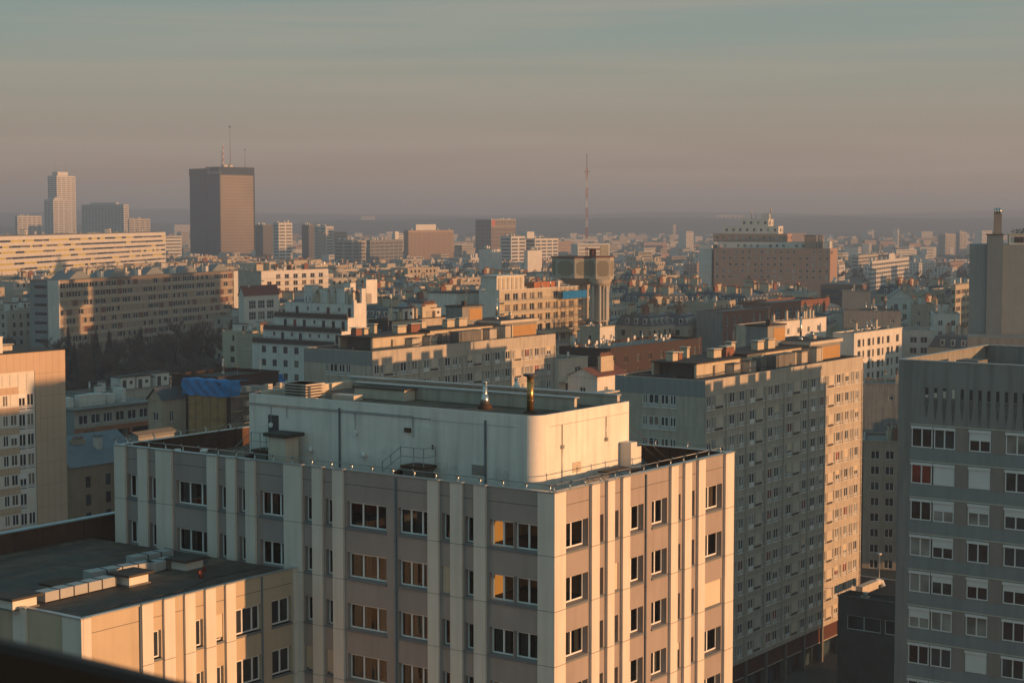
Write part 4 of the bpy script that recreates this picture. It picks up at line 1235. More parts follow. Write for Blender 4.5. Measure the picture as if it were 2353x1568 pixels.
# the long grid-fronted slab on the left
def grid_slab():
    phi = rad(68.6)
    b = Bld('apartment_slab', 'very long taupe slab with a grid of small windows behind the dark park', 135, 645, 530, phi, g=16)
    zt, g = b.zt, b.g
    LR = b.ext('R', 545); LL = b.ext('L', 68)
    nf, fh = 9, 2.76
    n = 34; st = (LR - 4.2) / n
    r = random.Random(8)
    a = MB(); holes = []; pn = MB()
    for k in range(nf):
        z1 = zt - .75 - fh * k; z0 = z1 - 1.75
        for i in range(n):
            s0 = .6 + i * st
            fbox(pn, 'R', s0 + st - .28, s0 + st, 0, .16, z0, z1, 0)
            q = r.random()
            if q < .36:
                holes.append((s0, s0 + st - .3, z0, z1)); b.window('R', s0, z0, st - .3, z1 - z0, '2', FRAME, r.choice([GL, GL, GLB]), -.1)
            elif q < .6:
                holes.append((s0, s0 + st * .52, z0, z1)); b.window('R', s0, z0, st * .52, z1 - z0, '1', FRAME, GL, -.1)
                fbox(pn, 'R', s0 + st * .52, s0 + st - .3, 0, .03, z0, z1, 2)
            else: fbox(pn, 'R', s0, s0 + st - .3, 0, .03, z0, z1, 2 if r.random() < .7 else 3)
        fbox(pn, 'R', 0, LR - 3.4, .0, .24, z0 - .95, z0 - .02, 1)
    wall(a, 'R', 0, LR - 3.2, g - 2, zt, holes, 0, 0, .12)
    wall(a, 'R', LR - 3.2, LR, g - 2, zt + .1, [], .3, 1)
    wall(a, 'L', 0, LL, g - 2, zt, [(LL * .42, LL * .42 + 4.6, zt - 2.4 - fh * k, zt - 1.5 - fh * k) for k in range(nf)], 0, 2, .1, mback=3)
    fbox(a, 'L', -.3, 3.8, 0, .5, g - 2, zt + .1, 1)
    a.quad((LR, 0, g), (LR, LL, g), (LR, LL, zt), (LR, 0, zt), 0); a.quad((0, LL, g), (LR, LL, g), (LR, LL, zt), (0, LL, zt), 0)
    TN = mat('tan_slab_panel', (.36, .285, .22), var=.08, streak=.15)
    b.put(a, 'wall', [TN, WHITE2, PANELG, GL]); b.put(pn, 'storey_bands', [TN, mat('tan_slab_band', (.44, .36, .27), var=.06, streak=.15), TN, mat('wine_shutter', (.16, .08, .06))])
    m = MB(); m.box(-.2, -.4, zt, LR, LL, zt + .25); ro = b.put(m, 'roof', [ROOFG])
    for i in range(5):
        u = 8 + i * LR / 5.05
        m = MB(); z = zt + .25
        m.poly([(u, 2, z), (u + 11, 2, z), (u + 11, 2, z + .6), (u + 7, 2, z + 2.3), (u + 4.2, 2, z + 2.3)], 0)
        m.poly([(u, 9, z), (u + 11, 9, z), (u + 11, 9, z + .6), (u + 7, 9, z + 2.3), (u + 4.2, 9, z + 2.3)], 0)
        m.quad((u, 2, z), (u, 9, z), (u + 4.2, 9, z + 2.3), (u + 4.2, 2, z + 2.3), 1); m.quad((u + 7, 2, z + 2.3), (u + 7, 9, z + 2.3), (u + 11, 9, z + .6), (u + 11, 2, z + .6), 1)
        m.quad((u + 4.2, 2, z + 2.3), (u + 4.2, 9, z + 2.3), (u + 7, 9, z + 2.3), (u + 7, 2, z + 2.3), 1)
        b.put(m, 'roof_housing', [PANELG, ZINC])
        for du, k, s in ((9.4, 'box', 1.4), (12.5, 'tall', 1.15), (14.6, 'tall', 1.2), (16.8, 'box', 1.5), (19.5, 'tall', .8), (3, 'tall', 1.3)):
            if u + du < LR - 2: furnish(b, k, u + du, 1.5 + (du * 3) % 5, zt + .25, (s, s, 1.1))
    b.finish(); hero(68, 545, 720, 530)
grid_slab()

# yellow banded slab, seen along its length
def yellow_slab():
    phi = rad(82.9)
    b = Bld('apartment_slab', 'white slab block with yellow balcony bands catching the sun behind the taupe slab', -60, 545, 870, phi, g=14)
    zt, g = b.zt, b.g
    LR = b.ext('R', 380); LL = 12
    a = MB(); r = random.Random(5)
    wall(a, 'R', 0, LR, g, zt, [], 0, 0)
    a.quad((0, 0, g), (0, LL, g), (0, LL, zt), (0, 0, zt), 0); a.quad((LR, 0, g), (LR, LL, g), (LR, LL, zt), (LR, 0, zt), 0); a.quad((0, LL, g), (LR, LL, g), (LR, LL, zt), (0, LL, zt), 0)
    b.put(a, 'wall', [WHITE])
    YEL = mat('yellow_panel', (.58, .46, .12), var=.1)
    for k in range(9):
        z1 = zt - 2.0 - 3.0 * k; m = MB(); s = 0.0
        while s < LR - 2:
            w = r.choice([3, 5, 8, 12, 18]); e = min(LR - 1, s + w)
            fbox(m, 'R', s, e, 0, .02, z1 - 1.15, z1 - .05, r.choice([0, 1, 0, 1, 2, 0])); s = e + .3
        fbox(m, 'R', 0, LR, 0, .5, z1 - 1.75, z1 - 1.55, 3)
        b.put(m, 'window_band', [GL, YEL, GLC, WHITE])
    m = MB(); m.box(0, 0, zt, LR, LL, zt + .5); b.put(m, 'roof', [ROOFG])
    for i in range(16): furnish(b, r.choice(['vent', 'box', 'hut', 'vent']), 4 + i * LR / 17, r.uniform(2, 7), zt + .5)
    hero(-60, 380, 590, 870)
yellow_slab()

# dark glass tower with aerials
def dark_tower():
    b = Bld('office_tower', 'dark glass office tower with three masts on its roof, tallest on the skyline', 503, 383, 1900, rad(50), g=10)
    zt, g = b.zt, b.g
    LR = b.ext('R', 583); LL = b.ext('L', 435)
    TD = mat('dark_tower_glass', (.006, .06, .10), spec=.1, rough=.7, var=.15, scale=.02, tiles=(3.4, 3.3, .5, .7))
    TG = mat('tower_glass_sunlit_tone', (.29, .235, .17), spec=.1, rough=.7, var=.15, scale=.02, tiles=(300, 3.3, 1.0, .62))  # paler, warmer copy of the tower glass: sunlight put into the colour
    TB = mat('tower_black_band', (.03, .04, .045), var=.1, spec=.1)
    a = MB()
    a.box(0, 0, g, LR, LL * .44, zt - 8.5, 0)
    a.box(.0, LL * .45, g, LR, LL, zt - 9, 0)
    a.box(-.4, -.4, zt - 8.49, LR + .4, LL * .44, zt, 1); a.box(-.35, LL * .45, zt - 8.99, LR + .4, LL + .3, zt - 1.5, 1)
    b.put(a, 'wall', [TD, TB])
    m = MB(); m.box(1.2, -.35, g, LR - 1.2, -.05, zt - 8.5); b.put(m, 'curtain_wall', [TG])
    m = MB(); m.box(-.5, -.5, g, 1.2, .3, zt - 8.5); m.box(LR - 1.1, -.5, g, LR + .5, .3, zt - 8.5); m.box(-.5, LL * .43, g, .2, LL * .46, zt - 8.5); b.put(m, 'corner_column', [TB])
    cu = bpy.data.curves.new('sign_lettering', 'FONT'); cu.body = 'LES\nMERCURIALES'; cu.size = 3.9; cu.extrude = .05; cu.space_line = .95
    cu.materials.append(mat('pale_letters', (.5, .52, .5)))
    t0 = bpy.data.objects.new('sign_lettering_outline', cu); COL.objects.link(t0); bpy.context.view_layer.update()
    me = bpy.data.meshes.new_from_object(t0.evaluated_get(bpy.context.evaluated_depsgraph_get())); me.name = 'sign_lettering'; bpy.data.objects.remove(t0)
    t = bpy.data.objects.new('sign_lettering', me); COL.objects.link(t); t.parent = b.root
    t.rotation_euler = (pi / 2, 0, -pi / 2); t.location = (-.6, LL * .44 - 1.5, zt - 3.6 - g)
    for px, h, r0, mm in ((513, 26, .95, 'w'), (529, 47, .42, 'g'), (563, 21, .35, 'g')):
        u = b.ext('R', px, zt + 5, 0, 12)
        m = MB()
        if mm == 'w':
            for i in range(8): m.cyl(u, 12, zt + h * i / 8, zt + h * (i + 1) / 8, r0 * (1 - i * .06), r0 * (1 - (i + 1) * .06), 6, i % 2)
            m.cyl(u - 2.8, 12, zt, zt + h * .7, .25, .25, 5, 2)
        else: m.cyl(u, 12, zt, zt + h, r0, r0 * .5, 6, 2); m.cyl(u, 12, zt + h * .93, zt + h * .97, 1.1, 1.1, 6, 2)
        b.put(m, 'mast', [mat('mast_red', (.45, .16, .12)), mat('mast_white', (.6, .57, .53)), mat('mast_grey', (.16, .15, .14))])
    for u, v, w, h in ((12, 6, 6, 2.4), (22, 8, 5, 1.8), (28, 14, 3, 3)):
        m = MB(); m.box(u, v, zt, u + w, v + 4, zt + h); b.put(m, 'roof_plant', [CONC_L])
    hero(435, 583, 565, 1900)
dark_tower()

def banded(label, px, py, Y, xl, xr, phi, wm, bandm, fh=3.0, vert=False, name='apartment_tower', yb=560, g=10, top=None, extra=None, low=None):
    """far tower: walls with real window bands (or ribs), roof box"""
    b = Bld(name, label, px, py, Y, phi, g=g)
    zt = b.zt; LR, LL = b.ext('R', xr), b.ext('L', xl)
    if not 2 < LR < 200: LR = 14.0
    a = MB(); a.box(0, 0, g - 3, LR, LL, zt, 0); b.put(a, 'wall', [wm])
    n = int((zt - g) / fh)
    for F, Ln in (('R', LR), ('L', LL)):
        if vert:
            k = max(4, int(Ln / 2.4))
            for i in range(k): m = MB(); fbox(m, F, (i + .25) * Ln / k, (i + .72) * Ln / k, 0, .05, g, zt - 1.5, 0); b.put(m, 'window_strip', [bandm])
        elif bandm is not wm:
            k = max(1, int(Ln / 7))
            for j in range(n):
                z = zt - 1.8 - j * fh; m = MB()
                for i in range(k): fbox(m, F, (i + .1) * Ln / k, (i + .9) * Ln / k, 0, .06, z - 1.5, z, 0)
                b.put(m, 'window_row', [bandm])
    m = MB(); m.box(.5, .5, zt, LR - .5, LL - .5, zt + .4); b.put(m, 'roof', [ROOFG])
    if top:
        for u0, u1, h, mt in top: m = MB(); m.box(LR * u0, LL * .2, zt, LR * u1, LL * .8, zt + h); b.put(m, 'roof_plant', [mt])
    r = random.Random(int(px))
    for i in range(max(3, int(LR / 8))): m = MB(); u = r.uniform(1, LR - 2); v = r.uniform(1, max(1.1, LL - 2)); m.box(u, v, zt + .4, u + 1.6, v + 1.4, zt + r.uniform(1.4, 2.6)); b.put(m, 'chimney', [WHITE2])
    hero(xl, xr, yb, Y)
    return b
P2 = rad(50)
GLF = mat('far_window_band', (.10, .11, .12), rough=.4)
t2 = banded('tall slim white tower with sunlit banded side and two thin aerials, far left', 130, 404, 2600, 109, 173, P2, WHITE, GLF, yb=530, top=[(.15, .7, 6, WHITE)])
for px, h in ((127, 20), (152, 22)):
    m = MB(); u = t2.ext('R', px, t2.zt, 0, 10); m.cyl(u, 10, t2.zt, t2.zt + h, .35, .2, 5); t2.put(m, 'mast', [CONC_D])
banded('lower white banded tower standing against the slim tall one', 122, 459, 2500, 101, 158, P2, WHITE, GLF, yb=530, top=[(.2, .6, 3, WHITE)])
banded('wide greyish banded housing block right of the slim white tower', 284, 470, 2400, 187, 295, P2, WHITE2, GLF, yb=530, top=[(.2, .7, 3, WHITE2)])
banded('low pinkish office block in front of the wide greyish block', 297, 503, 2300, 294, 345, P2, CONC_L, GLF, yb=533)
banded('small white banded block left of the slim towers', 40, 496, 2350, 34, 95, P2, WHITE2, GLF, yb=530)
banded('dark shaded tower group right of the dark glass tower', 604, 517, 1650, 586, 628, rad(62), CONC_D, GLF, yb=570)
banded('pair tower with white sunlit banded side right of the dark glass tower', 640, 512, 1600, 627, 671, rad(46), WHITE, GLF, yb=570)
banded('dark slim tower beside a grey banded one, left of the ribbed block', 709, 517, 1700, 693, 722, rad(62), CONC_D, GLF, yb=575)
banded('grey banded tower right of the dark slim one', 748, 520, 1750, 722, 766, rad(40), WHITE2, GLF, yb=575)
banded('wide vertically ribbed office block with a pale cap box', 938, 530, 1700, 927, 1042, rad(62), mat('tan_ribs', (.42, .31, .22), var=.06), mat('rib_gap', (.17, .13, .10)), vert=True, name='office_block', yb=590, top=[(.18, .62, 6, WHITE)])
rt = banded('brownish tower topped by a row of square openings and one red panel', 1128, 505, 1900, 1092, 1184, rad(52), mat('tan_tower', (.24, .19, .15), var=.06), GLF, fh=4.2, name='office_tower', yb=572)
m = MB(); RL = rt.ext('R', 1184)
m.box(0, 0, rt.zt, RL, 8, rt.zt + .8, 0)
for i in range(9): m.box(i * RL / 8 - .35 + .35, -.2, rt.zt - 7, i * RL / 8 + .5, .1, rt.zt + .8, 0)
m.box(0, -.25, rt.zt - 7.4, RL, .1, rt.zt - 6.7, 0); rt.put(m, 'crown_frame', [CONC_L])
m = MB(); m.box(.8, -.35, rt.zt - 6.4, RL / 8 + 1.5, -.21, rt.zt - .3); rt.put(m, 'red_panel', [mat('pale_red_panel', (.55, .14, .10))])
banded('bright white block with dotted windows below the brownish tower', 1174, 543, 1500, 1149, 1208, rad(52), WHITE, GLF, fh=3, yb=585, g=14)
banded('second bright white block with dotted windows and a raised middle', 1229, 548, 1520, 1205, 1282, rad(52), WHITE, GLF, yb=585, g=14, top=[(-.25, .05, 6, WHITE)])
banded('windowless white gable block left of the second bright block', 1130, 573, 1100, 1100, 1152, rad(60), WHITE, WHITE, yb=615, g=16)
banded('windowless white gable block behind the water tower', 1212, 576, 1080, 1204, 1245, rad(70), WHITE, WHITE, yb=620, g=16)
banded('low grey office block in the haze left of the ribbed block', 810, 553, 1500, 768, 840, rad(60), CONC, GLF, yb=590, g=14)
banded('hazy blue grey block with a white lift tower left of the ribbed block', 850, 552, 1450, 842, 925, rad(62), CONC_G, GLF, yb=590, g=14, top=[(.78, .9, 7, WHITE)])
banded('twin grey towers far right in the haze', 2172, 538, 2500, 2155, 2195, rad(50), CONC_L, GLF, yb=590)
banded('slim tall grey tower far right in the haze', 2205, 533, 2450, 2196, 2220, rad(40), CONC_L, GLF, yb=590)
banded('white horizontal block in the hazy middle right', 2003, 600, 1150, 1998, 2088, rad(66), WHITE, GLF, yb=628, g=16, top=[(.45, .6, 4, WHITE)])
banded('long flat hazy office roof behind the pink stepped block', 1972, 587, 1500, 1955, 2040, rad(66), CONC_L, GLF, yb=605, g=14)
banded('sunlit beige gable block behind the blank grey tower', 2195, 655, 620, 2185, 2300, rad(60), BEIGE2, GLC, yb=740, g=18)
banded('shaded brick housing block with a paler top storey on the right', 1982, 655, 700, 1885, 1998, rad(70), mat('dim_brick', (.20, .14, .115), var=.08), GLF, yb=690, g=18)

# the stepped pink-brown block on the right
def pink_block():
    phi = rad(72)
    b = Bld('apartment_block', 'big stepped pinkish brown housing block with aerials, right of the middle', 1907, 571, 800, phi, g=18)
    zt, g = b.zt, b.g
    LR, LL = b.ext('R', 1926), b.ext('L', 1640)
    r = random.Random(3)
    def tier(u0, v0, v1, z0, z1, wm, rows, ww=1.3):
        a = MB(); holes = []
        n = int((v1 - v0) / 3.0)
        for k in range(rows):
            za = z1 - 1.0 - 2.9 * k - 1.5
            for i in range(n):
                if r.random() < .12: continue
                s = v0 + (v1 - v0) * (i + .3) / n; holes.append((s, s + ww, za, za + 1.5))
                b.window('L', s, za, ww, 1.5, '2', FRAME, r.choice([GL, GLB, GLW]), -u0 - .12)
        wall(a, 'L', v0, v1, z0, z1, holes, -u0, 0, .12)
        DP = 26 if u0 == 0 else 14
        a.quad((u0, v0, z0), (u0 + DP, v0, z0), (u0 + DP, v0, z1), (u0, v0, z1), 0)
        a.quad((u0, v1, z0), (u0 + 14, v1, z0), (u0 + 14, v1, z1), (u0, v1, z1), 0)
        a.quad((u0, v0, z1), (u0 + 14, v0, z1), (u0 + 14, v1, z1), (u0, v1, z1), 1)
        a.quad((u0 + 14, v0, z0), (u0 + 14, v1, z0), (u0 + 14, v1, z1), (u0 + 14, v0, z1), 0)
        for q in range(4): s = r.uniform(0.5, 12); a.box(u0 + s, v0 - .05, z1 - 2.6, u0 + s + .8, v0, z1 - 1.1, 2)
        b.put(a, 'wall', [wm, ROOFG, GL])
    tier(0, 0, LL, g, zt, PINK, 5)
    q = lambda p: b.ext('L', p, zt)
    tier(4, q(1880), q(1655), zt, zt + 2.8, WHITE2, 1)
    tier(6.5, q(1803), q(1632), zt + 2.8, zt + 6.6, PINK, 1)
    tier(9, q(1780), q(1652), zt + 6.6, zt + 10.2, WHITE2, 1)
    tier(11.5, q(1755), q(1690), zt + 10.2, zt + 13.5, WHITE2, 1)
    zz = zt + 13.5
    for p, h, rr, w in ((1712, 4.5, .3, 0), (1723, 3, .15, 0), (1757, 5.5, .35, 1)):
        m = MB(); v = q(p); m.cyl(15, v, zz - 3, zz + h, .12, .1, 5); m.cyl(15, v, zz + h - 2.4, zz + h, rr, rr, 6, 1); b.put(m, 'mast', [DARKM, CONC_L])
    m = MB(); v = q(1745); m.box(14, v - 2, zz, 17, v + 2, zz + 2.5); b.put(m, 'lift_housing', [WHITE2])
    m = MB(); v = q(1856); m.box(3, v - 2.2, zt, 6, v + 2.2, zt + 5.8); m.box(2.8, v - 2.6, zt + 5.8, 6.2, v + 2.6, zt + 6.1, 1); b.put(m, 'chimney', [PINK, DARKM])
    m = MB(); v = q(1877)
    for i in range(3): m.box(3, v - 2 + i * 1.5, zt, 4.5, v - 1.1 + i * 1.5, zt + 6.2)
    b.put(m, 'chimney', [PINK])
    m = MB(); v0, v1 = sorted((q(1905), q(1890))); m.box(1, v0, zt, 8, v1, zt + 3.4); b.put(m, 'lift_housing', [WHITE2])
    # white slab at its left end
    w0, w1 = sorted((q(1604), q(1633))); m = MB(); m.box(2, w0, g, 15, w1, zt + 1.2); b.put(m, 'end_wall', [WHITE]); b.finish()
    hero(1604, 1926, 640, 800)
pink_block()

# twin-tank water tower with its tall mast
def water_tower():
    X, Y, z = at(1334, 592, 470)
    g = 20
    root = empty('water_tower', (X, Y, g)); tag(root, 'concrete water tower with round panels on its tank and slender columns', 'water tower')
    k = 470 / FOC
    zt = z - g; zb = at(1334, 638, 470)[2] - g
    BG = mat('tank_panel', (.24, .215, .16), var=.08); RIM = mat('brown_tank_rim', (.15, .06, .05), var=.2)
    def tank(cx, cy, R, z0, z1, n, ph):
        m = MB(); pts = [(cx + R * cos(ph + 2 * pi * i / n), cy + R * sin(ph + 2 * pi * i / n)) for i in range(n)]
        m.prism(pts, z0, z1, 0); o = m.build('tank', [mat('tank_concrete', (.42, .40, .34), var=.06, streak=.15)], root)
        m = MB(); pr = [(cx + (R + .35) * cos(ph + 2 * pi * i / n), cy + (R + .35) * sin(ph + 2 * pi * i / n)) for i in range(n)]
        m.prism(pr, z1, z1 + .35, 0); m.build('rim', [RIM], o)
        for i in range(n):
            (x0, y0), (x1, y1) = pts[i], pts[(i + 1) % n]
            mx, my = (x0 + x1) / 2 - cx, (y0 + y1) / 2 - cy; L_ = math.hypot(mx, my); nx_, ny_ = mx / L_, my / L_
            if ny_ > .3: continue
            ex, ey = x1 - x0, y1 - y0; E = math.hypot(ex, ey); ex, ey = ex / E, ey / E
            m = MB(); H = (z1 - z0) * .36; Wd = min(E * .42, H * 1.3); c = ((x0 + x1) / 2 + nx_ * .03, (y0 + y1) / 2 + ny_ * .03, (z0 + z1) / 2 - .05)
            m.poly([(c[0] + ex * Wd * a_, c[1] + ey * Wd * a_, c[2] + H * b_) for a_, b_ in ((.6, -1), (1, -.6), (1, .6), (.6, 1), (-.6, 1), (-1, .6), (-1, -.6), (-.6, -1))])
            m.build('recessed_panel', [BG], o)
        return o
    t1 = tank(0, 2.5, 7.9, zb, zt, 8, pi / 8 + rad(9)); t2 = tank(5.0, -2.4, 3.9, zb - .2, zt + .2, 6, rad(12))
    m = MB(); m.cyl(5.0, -2.4, zb - 2.0, zb - .22, 2.5, 3.5, 12); m.cyl(0, 2.5, zb - 1.8, zb - .02, 3.4, 6.4, 12); m.build('tank_underside', [CONC], root)
    for cx, cy, R, n in ((5.0, -2.4, 2.3, 7), (.4, 2.5, 3.0, 8)):
        for i in range(n):
            m = MB(); t = 2 * pi * i / n + .2; x, y = cx + R * cos(t), cy + R * sin(t)
            m.cyl(x, y, 0, zb - 1.9, .42, .34, 6); m.build('column', [CONC_L], root)
        for zz in (4, 9, 14, 19):
            if zz < zb - 3: m = MB(); m.cyl(cx, cy, zz, zz + .5, R + .35, R + .35, 14); m.build('ring_beam', [CONC], root)
        m = MB(); m.cyl(cx, cy, 0, zb - 2, R * .55, R * .55, 10); m.build('stair_shaft', [BEIGE], root)
    m = MB(); m.cyl(3.2, 0, zt + .3, zt + 2.3, .9, .9, 8, 0); m.cyl(3.2, 0, zt + 2.3, zt + 2.5, 2.1, 2.1, 8, 0); m.build('roof_hatch', [RIM], root)
    m = MB(); m.box(5.2, -1.5, zt + .55, 7.4, .5, zt + 3.2, 0); m.build('lift_housing', [BEIGE2], root)
    tip = at(1348, 352, 470)[2] - g
    m = MB(); x = at(1348, 500, 470)[0] - X; z0 = zt + .3; n = 9; w = .2
    for i in range(n):
        a0, a1 = z0 + (tip - 4 - z0) * i / n, z0 + (tip - 4 - z0) * (i + 1) / n
        for dx, dy in ((-w, -w), (w, -w), (w, w), (-w, w)): m.tube([(x + dx, 1 + dy, a0), (x + dx, 1 + dy, a1)], .05, 4, i % 2)
        q = a0
        while q < a1 - .2:
            m.tube([(x - w, 1 - w, q), (x + w, 1 - w, min(q + .7, a1))], .03, 4, i % 2); q += .7
    m.tube([(x, 1, tip - 4), (x, 1, tip)], .06, 5, 2); m.tube([(x - .8, 1, tip - 5), (x + .8, 1, tip - 5)], .05, 4, 2)
    m.build('lattice_mast', [mat('mast_red', (.45, .16, .12)), mat('mast_white', (.6, .57, .53)), DARKM], root)
    m = MB(); m.tube([(x, 1, z0), (x, 1, zt + .0)], .1, 4)
    hero(1268, 1399, 735, 470)
water_tower()

# orange-lit block with long balconies, half under scaffolding
o1 = apartment('sunlit orange block with long balconies and scaffold, left of the water tower', 1147, 668, 430, 1100, 1328, floors=8, fh=2.75, wm=BEIGE2, wl=WHITE,
               R=(1.5, 2.2, 1.9, 3.6), Lw=None, balc='R', clutter=5, g=18, par=.4, gl=(GL, GLC, GLC))
hero(1040, 1330, 750, 425)
def o1_extra(b):
    zt, g = b.zt, b.g
    m = MB(); m.box(.5, 14, g, 16, 23, zt - 1.0, 0); m.box(4, 23, g, 16, 31, zt - 4, 0); m.box(.3, 13.8, zt - 1, 16.2, 23.2, zt - .8, 1); m.box(3.8, 23.2, zt - 4, 16.2, 31.2, zt - 3.8, 1)
    for z_, v_ in ((zt - 4.5, 21), (zt - 7.5, 19), (zt - 7.5, 26), (zt - 11, 19), (zt - 11, 26)): m.box(.45 if v_ < 23 else 3.95, v_, z_, .5 if v_ < 23 else 4.0, v_ + .9, z_ + .8, 2)
    b.put(m, 'side_wing', [WHITE, TAR, GL])
    m = MB(); m.box(3, 3, zt - .3, 15, 8, zt + 3.4, 0)
    for i in range(6): m.box(3.6 + i * 1.9, 2.85, zt - .2, 4.6 + i * 1.9, 3, zt + 3.0, 1)
    m.box(2.6, 2.6, zt + 3.4, 15.4, 8.4, zt + 3.6, 0); b.put(m, 'penthouse', [WHITE2, BEIGE2])
    m = MB(); m.box(21, 4, zt - .3, 33, 8, zt + 1.4, 0); b.put(m, 'penthouse', [ORANGE])
    s0 = b.ext('R', 1270); s1 = b.LR + .4
    sc = MB()
    for i in range(7):
        s = s0 + (s1 - s0) * i / 6
        for o in (1.45, 2.3): sc.tube([(s, -o, g), (s, -o, zt + 1.3)], .035, 4)
    for k in range(10):
        z = zt - 1.0 - 2.1 * k; sc.box(s0, -2.35, z, s1, -1.4, z + .08, 1); sc.tube([(s0, -2.33, z + 1), (s1, -2.33, z + 1)], .025, 4)
        sc.tube([(s0, -2.33, z + .5), (s1, -2.33, z + .5)], .025, 4)
    scn = Bld('scaffolding', 'sunlit scaffolding on the end of the orange block beside the water tower', 1147, 668, 430, g=g, cat='scaffolding')
    scn.put(sc, 'scaffold_frame', [RAILM, WOOD])
    m = MB(); m.box(s0 + 1, -2.45, zt - 2.9, s1, -2.4, zt - .9); scn.put(m, 'blue_sheet', [BLUE])
o1_extra(o1)

# white stepped terrace building
def terrace_block():
    b = Bld('apartment_block', 'white building with stepped planted terraces and a blank sunlit gable', 770, 793, 395, g=17)
    zt, g = b.zt, b.g
    LL = b.ext('L', 579); LR = b.ext('R', 842)
    r = random.Random(6)
    fh = 3.0
    a = MB(); holes = []
    n = 7
    for k in range(4):
        z0 = zt - 2.6 - k * 3.1
        for i in range(n):
            s = 1 + i * (LL - 2) / n; holes.append((s, s + 1.35, z0, z0 + 1.6))
            b.window('L', s, z0, 1.35, 1.6, '2', FRAMED, r.choice([GL, GLB, GLC]), -.15)
    wall(a, 'L', 0, LL, g, zt, holes, 0, 0, .15)
    a.quad((0, 0, zt), (LR, 0, zt), (LR, LL, zt), (0, LL, zt), 1); a.quad((0, LL, g), (LR, LL, g), (LR, LL, zt), (0, LL, zt), 0); a.quad((LR, 0, g), (LR, LL, g), (LR, LL, zt), (LR, 0, zt), 0)
    a.quad((0, 0, g), (LR, 0, g), (LR, 0, zt), (0, 0, zt), 2)
    z = zt
    for t in range(3):
        u0 = 2.2 * (t + 1); z1 = z + fh; e = LL - 1.5 * (t + 1)
        holes = []
        for i in range(6 + (2 - t)):
            s = .9 + i * (e - 2) / (6 + 2 - t)
            w, h, zz = ((1.0, 2.1, z + .1) if r.random() < .45 else (.7, .9, z + 1.3))
            holes.append((s, s + w, zz, zz + h)); b.window('L', s, zz, w, h, '1', FRAMED, r.choice([GL, GLR, GLC, GL]), -u0 - .12)
        wall(a, 'L', 0, e, z, z1, holes, -u0, 0, .12)
        a.quad((u0, 0, z), (LR, 0, z), (LR, 0, z1), (u0, 0, z1), 2)
        a.quad((u0, e, z), (LR, e, z), (LR, e, z1), (u0, e, z1), 0)
        a.quad((u0, 0, z1), (LR, 0, z1), (LR, e, z1), (u0, e, z1), 1)
        # terrace: dark planted edge, railing
        m = MB(); ou = -u0 + 2.2 + .35
        fbox(m, 'L', -.1, e + 1.2, ou - .35, ou, z - .3, z + .3, 0)
        fbox(m, 'L', 0, e + 1.1, ou - .1, ou - .06, z + .98, z + 1.03, 1)
        fbox(m, 'L', 0, e + 1.1, ou - .085, ou - .075, z + .3, z + .8, 0)
        q = 0
        while q < e + 1: fbox(m, 'L', q, q + .04, ou - .1, ou - .06, z + .12, z + 1, 1); q += .4
        b.put(m, 'terrace_railing', [mat('dark_planter', (.06, .055, .05), var=.3, scale=2), DARKM])
        for q in range(13):
            m = MB(); s = r.uniform(.5, e); m.cyl(u0 - 1.7, s, z + .12, z + .5, .22, .28, 7, 1)
            for w in range(14):
                x, y, zz = u0 - 1.7 + r.uniform(-.4, .4), s + r.uniform(-.6, .6), z + .5 + r.uniform(0, .7)
                d = r.uniform(.1, .22); m.poly([(x, y, zz), (x + d, y + .05, zz + d), (x - d * .3, y - d, zz + d * .8)], 0)
            b.put(m, 'potted_shrub', [mat('dark_leaves', (.03, .045, .025), var=.3), POT])
        z = z1
    b.put(a, 'wall', [WHITE, ROOFG, WHITE])
    # gable top: battlement-like chimney stacks
    m = MB()
    L9 = LR
    for u0, u1, h in ((6.6, 7.6, 1.0), (7.6, 9.4, .3), (9.4, 10.9, 3.6), (10.9, 13.0, .4), (13.0, 15.0, 2.4), (15.0, L9, 5.6)):
        if u1 > L9: u1 = L9
        m.box(u0, 0.0, z - .01, u1, .5, z + h, 0)
    for u in (10.2, 15.9): m.cyl(u, .25, z + 3.6 + (2 if u > 12 else 0), z + 5 + (2 if u > 12 else 0), .15, .12, 7, 1)
    b.put(m, 'gable_chimneys', [WHITE, POT])
    for u, v, w, d, h in ((8, 4, 3, 2.5, 3.6), (8.5, 9.5, 4, 3, 3.3), (9, 15, 2.5, 2.5, 3.9), (9, 19.5, 3.6, 3, 3.2), (13.5, 7, 2, 2, 4.6), (9, 24, 2.5, 2, 2.5)):
        if v + d < LL - 5: m = MB(); m.box(u, v, z, u + w, v + d, z + h, 0); m.box(u - .1, v - .1, z + h, u + w + .1, v + d + .1, z + h + .15, 1); b.put(m, 'lift_housing', [WHITE, CONC])
    for i in range(10): furnish(b, r.choice(['tall', 'slab6', 'vent', 'flue', 'tall']), r.uniform(8, LR - 3), r.uniform(1, LL - 9), z, (1, 1, 1.1))
    b.finish(); hero(579, 842, 850, 395)
terrace_block()

apartment('block with white square balcony panels catching the sun, above the stepped terraces', 600, 623, 700, 546, 754, floors=6, fh=2.8, wm=WHITE, wl=CONC, R=(1.2, 2.6, 2.0, 5.2), Lw=None, balc='R', clutter=14, g=17, gl=(GL, GL, GLC),
          kinds=['tall', 'slab9', 'slabr', 'box'])
hero(546, 754, 668, 690)
apartment('long dark red roofed hall below the balcony block', 560, 681, 560, 548, 640, floors=2, fh=3.6, wm=WHITE2, R=(1, 3.2, 2.6, 4.2), Lw=None, clutter=1, g=16, roof='gable', roofm=mat('dark_red_roof', (.17, .055, .045), var=.15), rise=3.4, style='grid')
hero(548, 640, 715, 560)
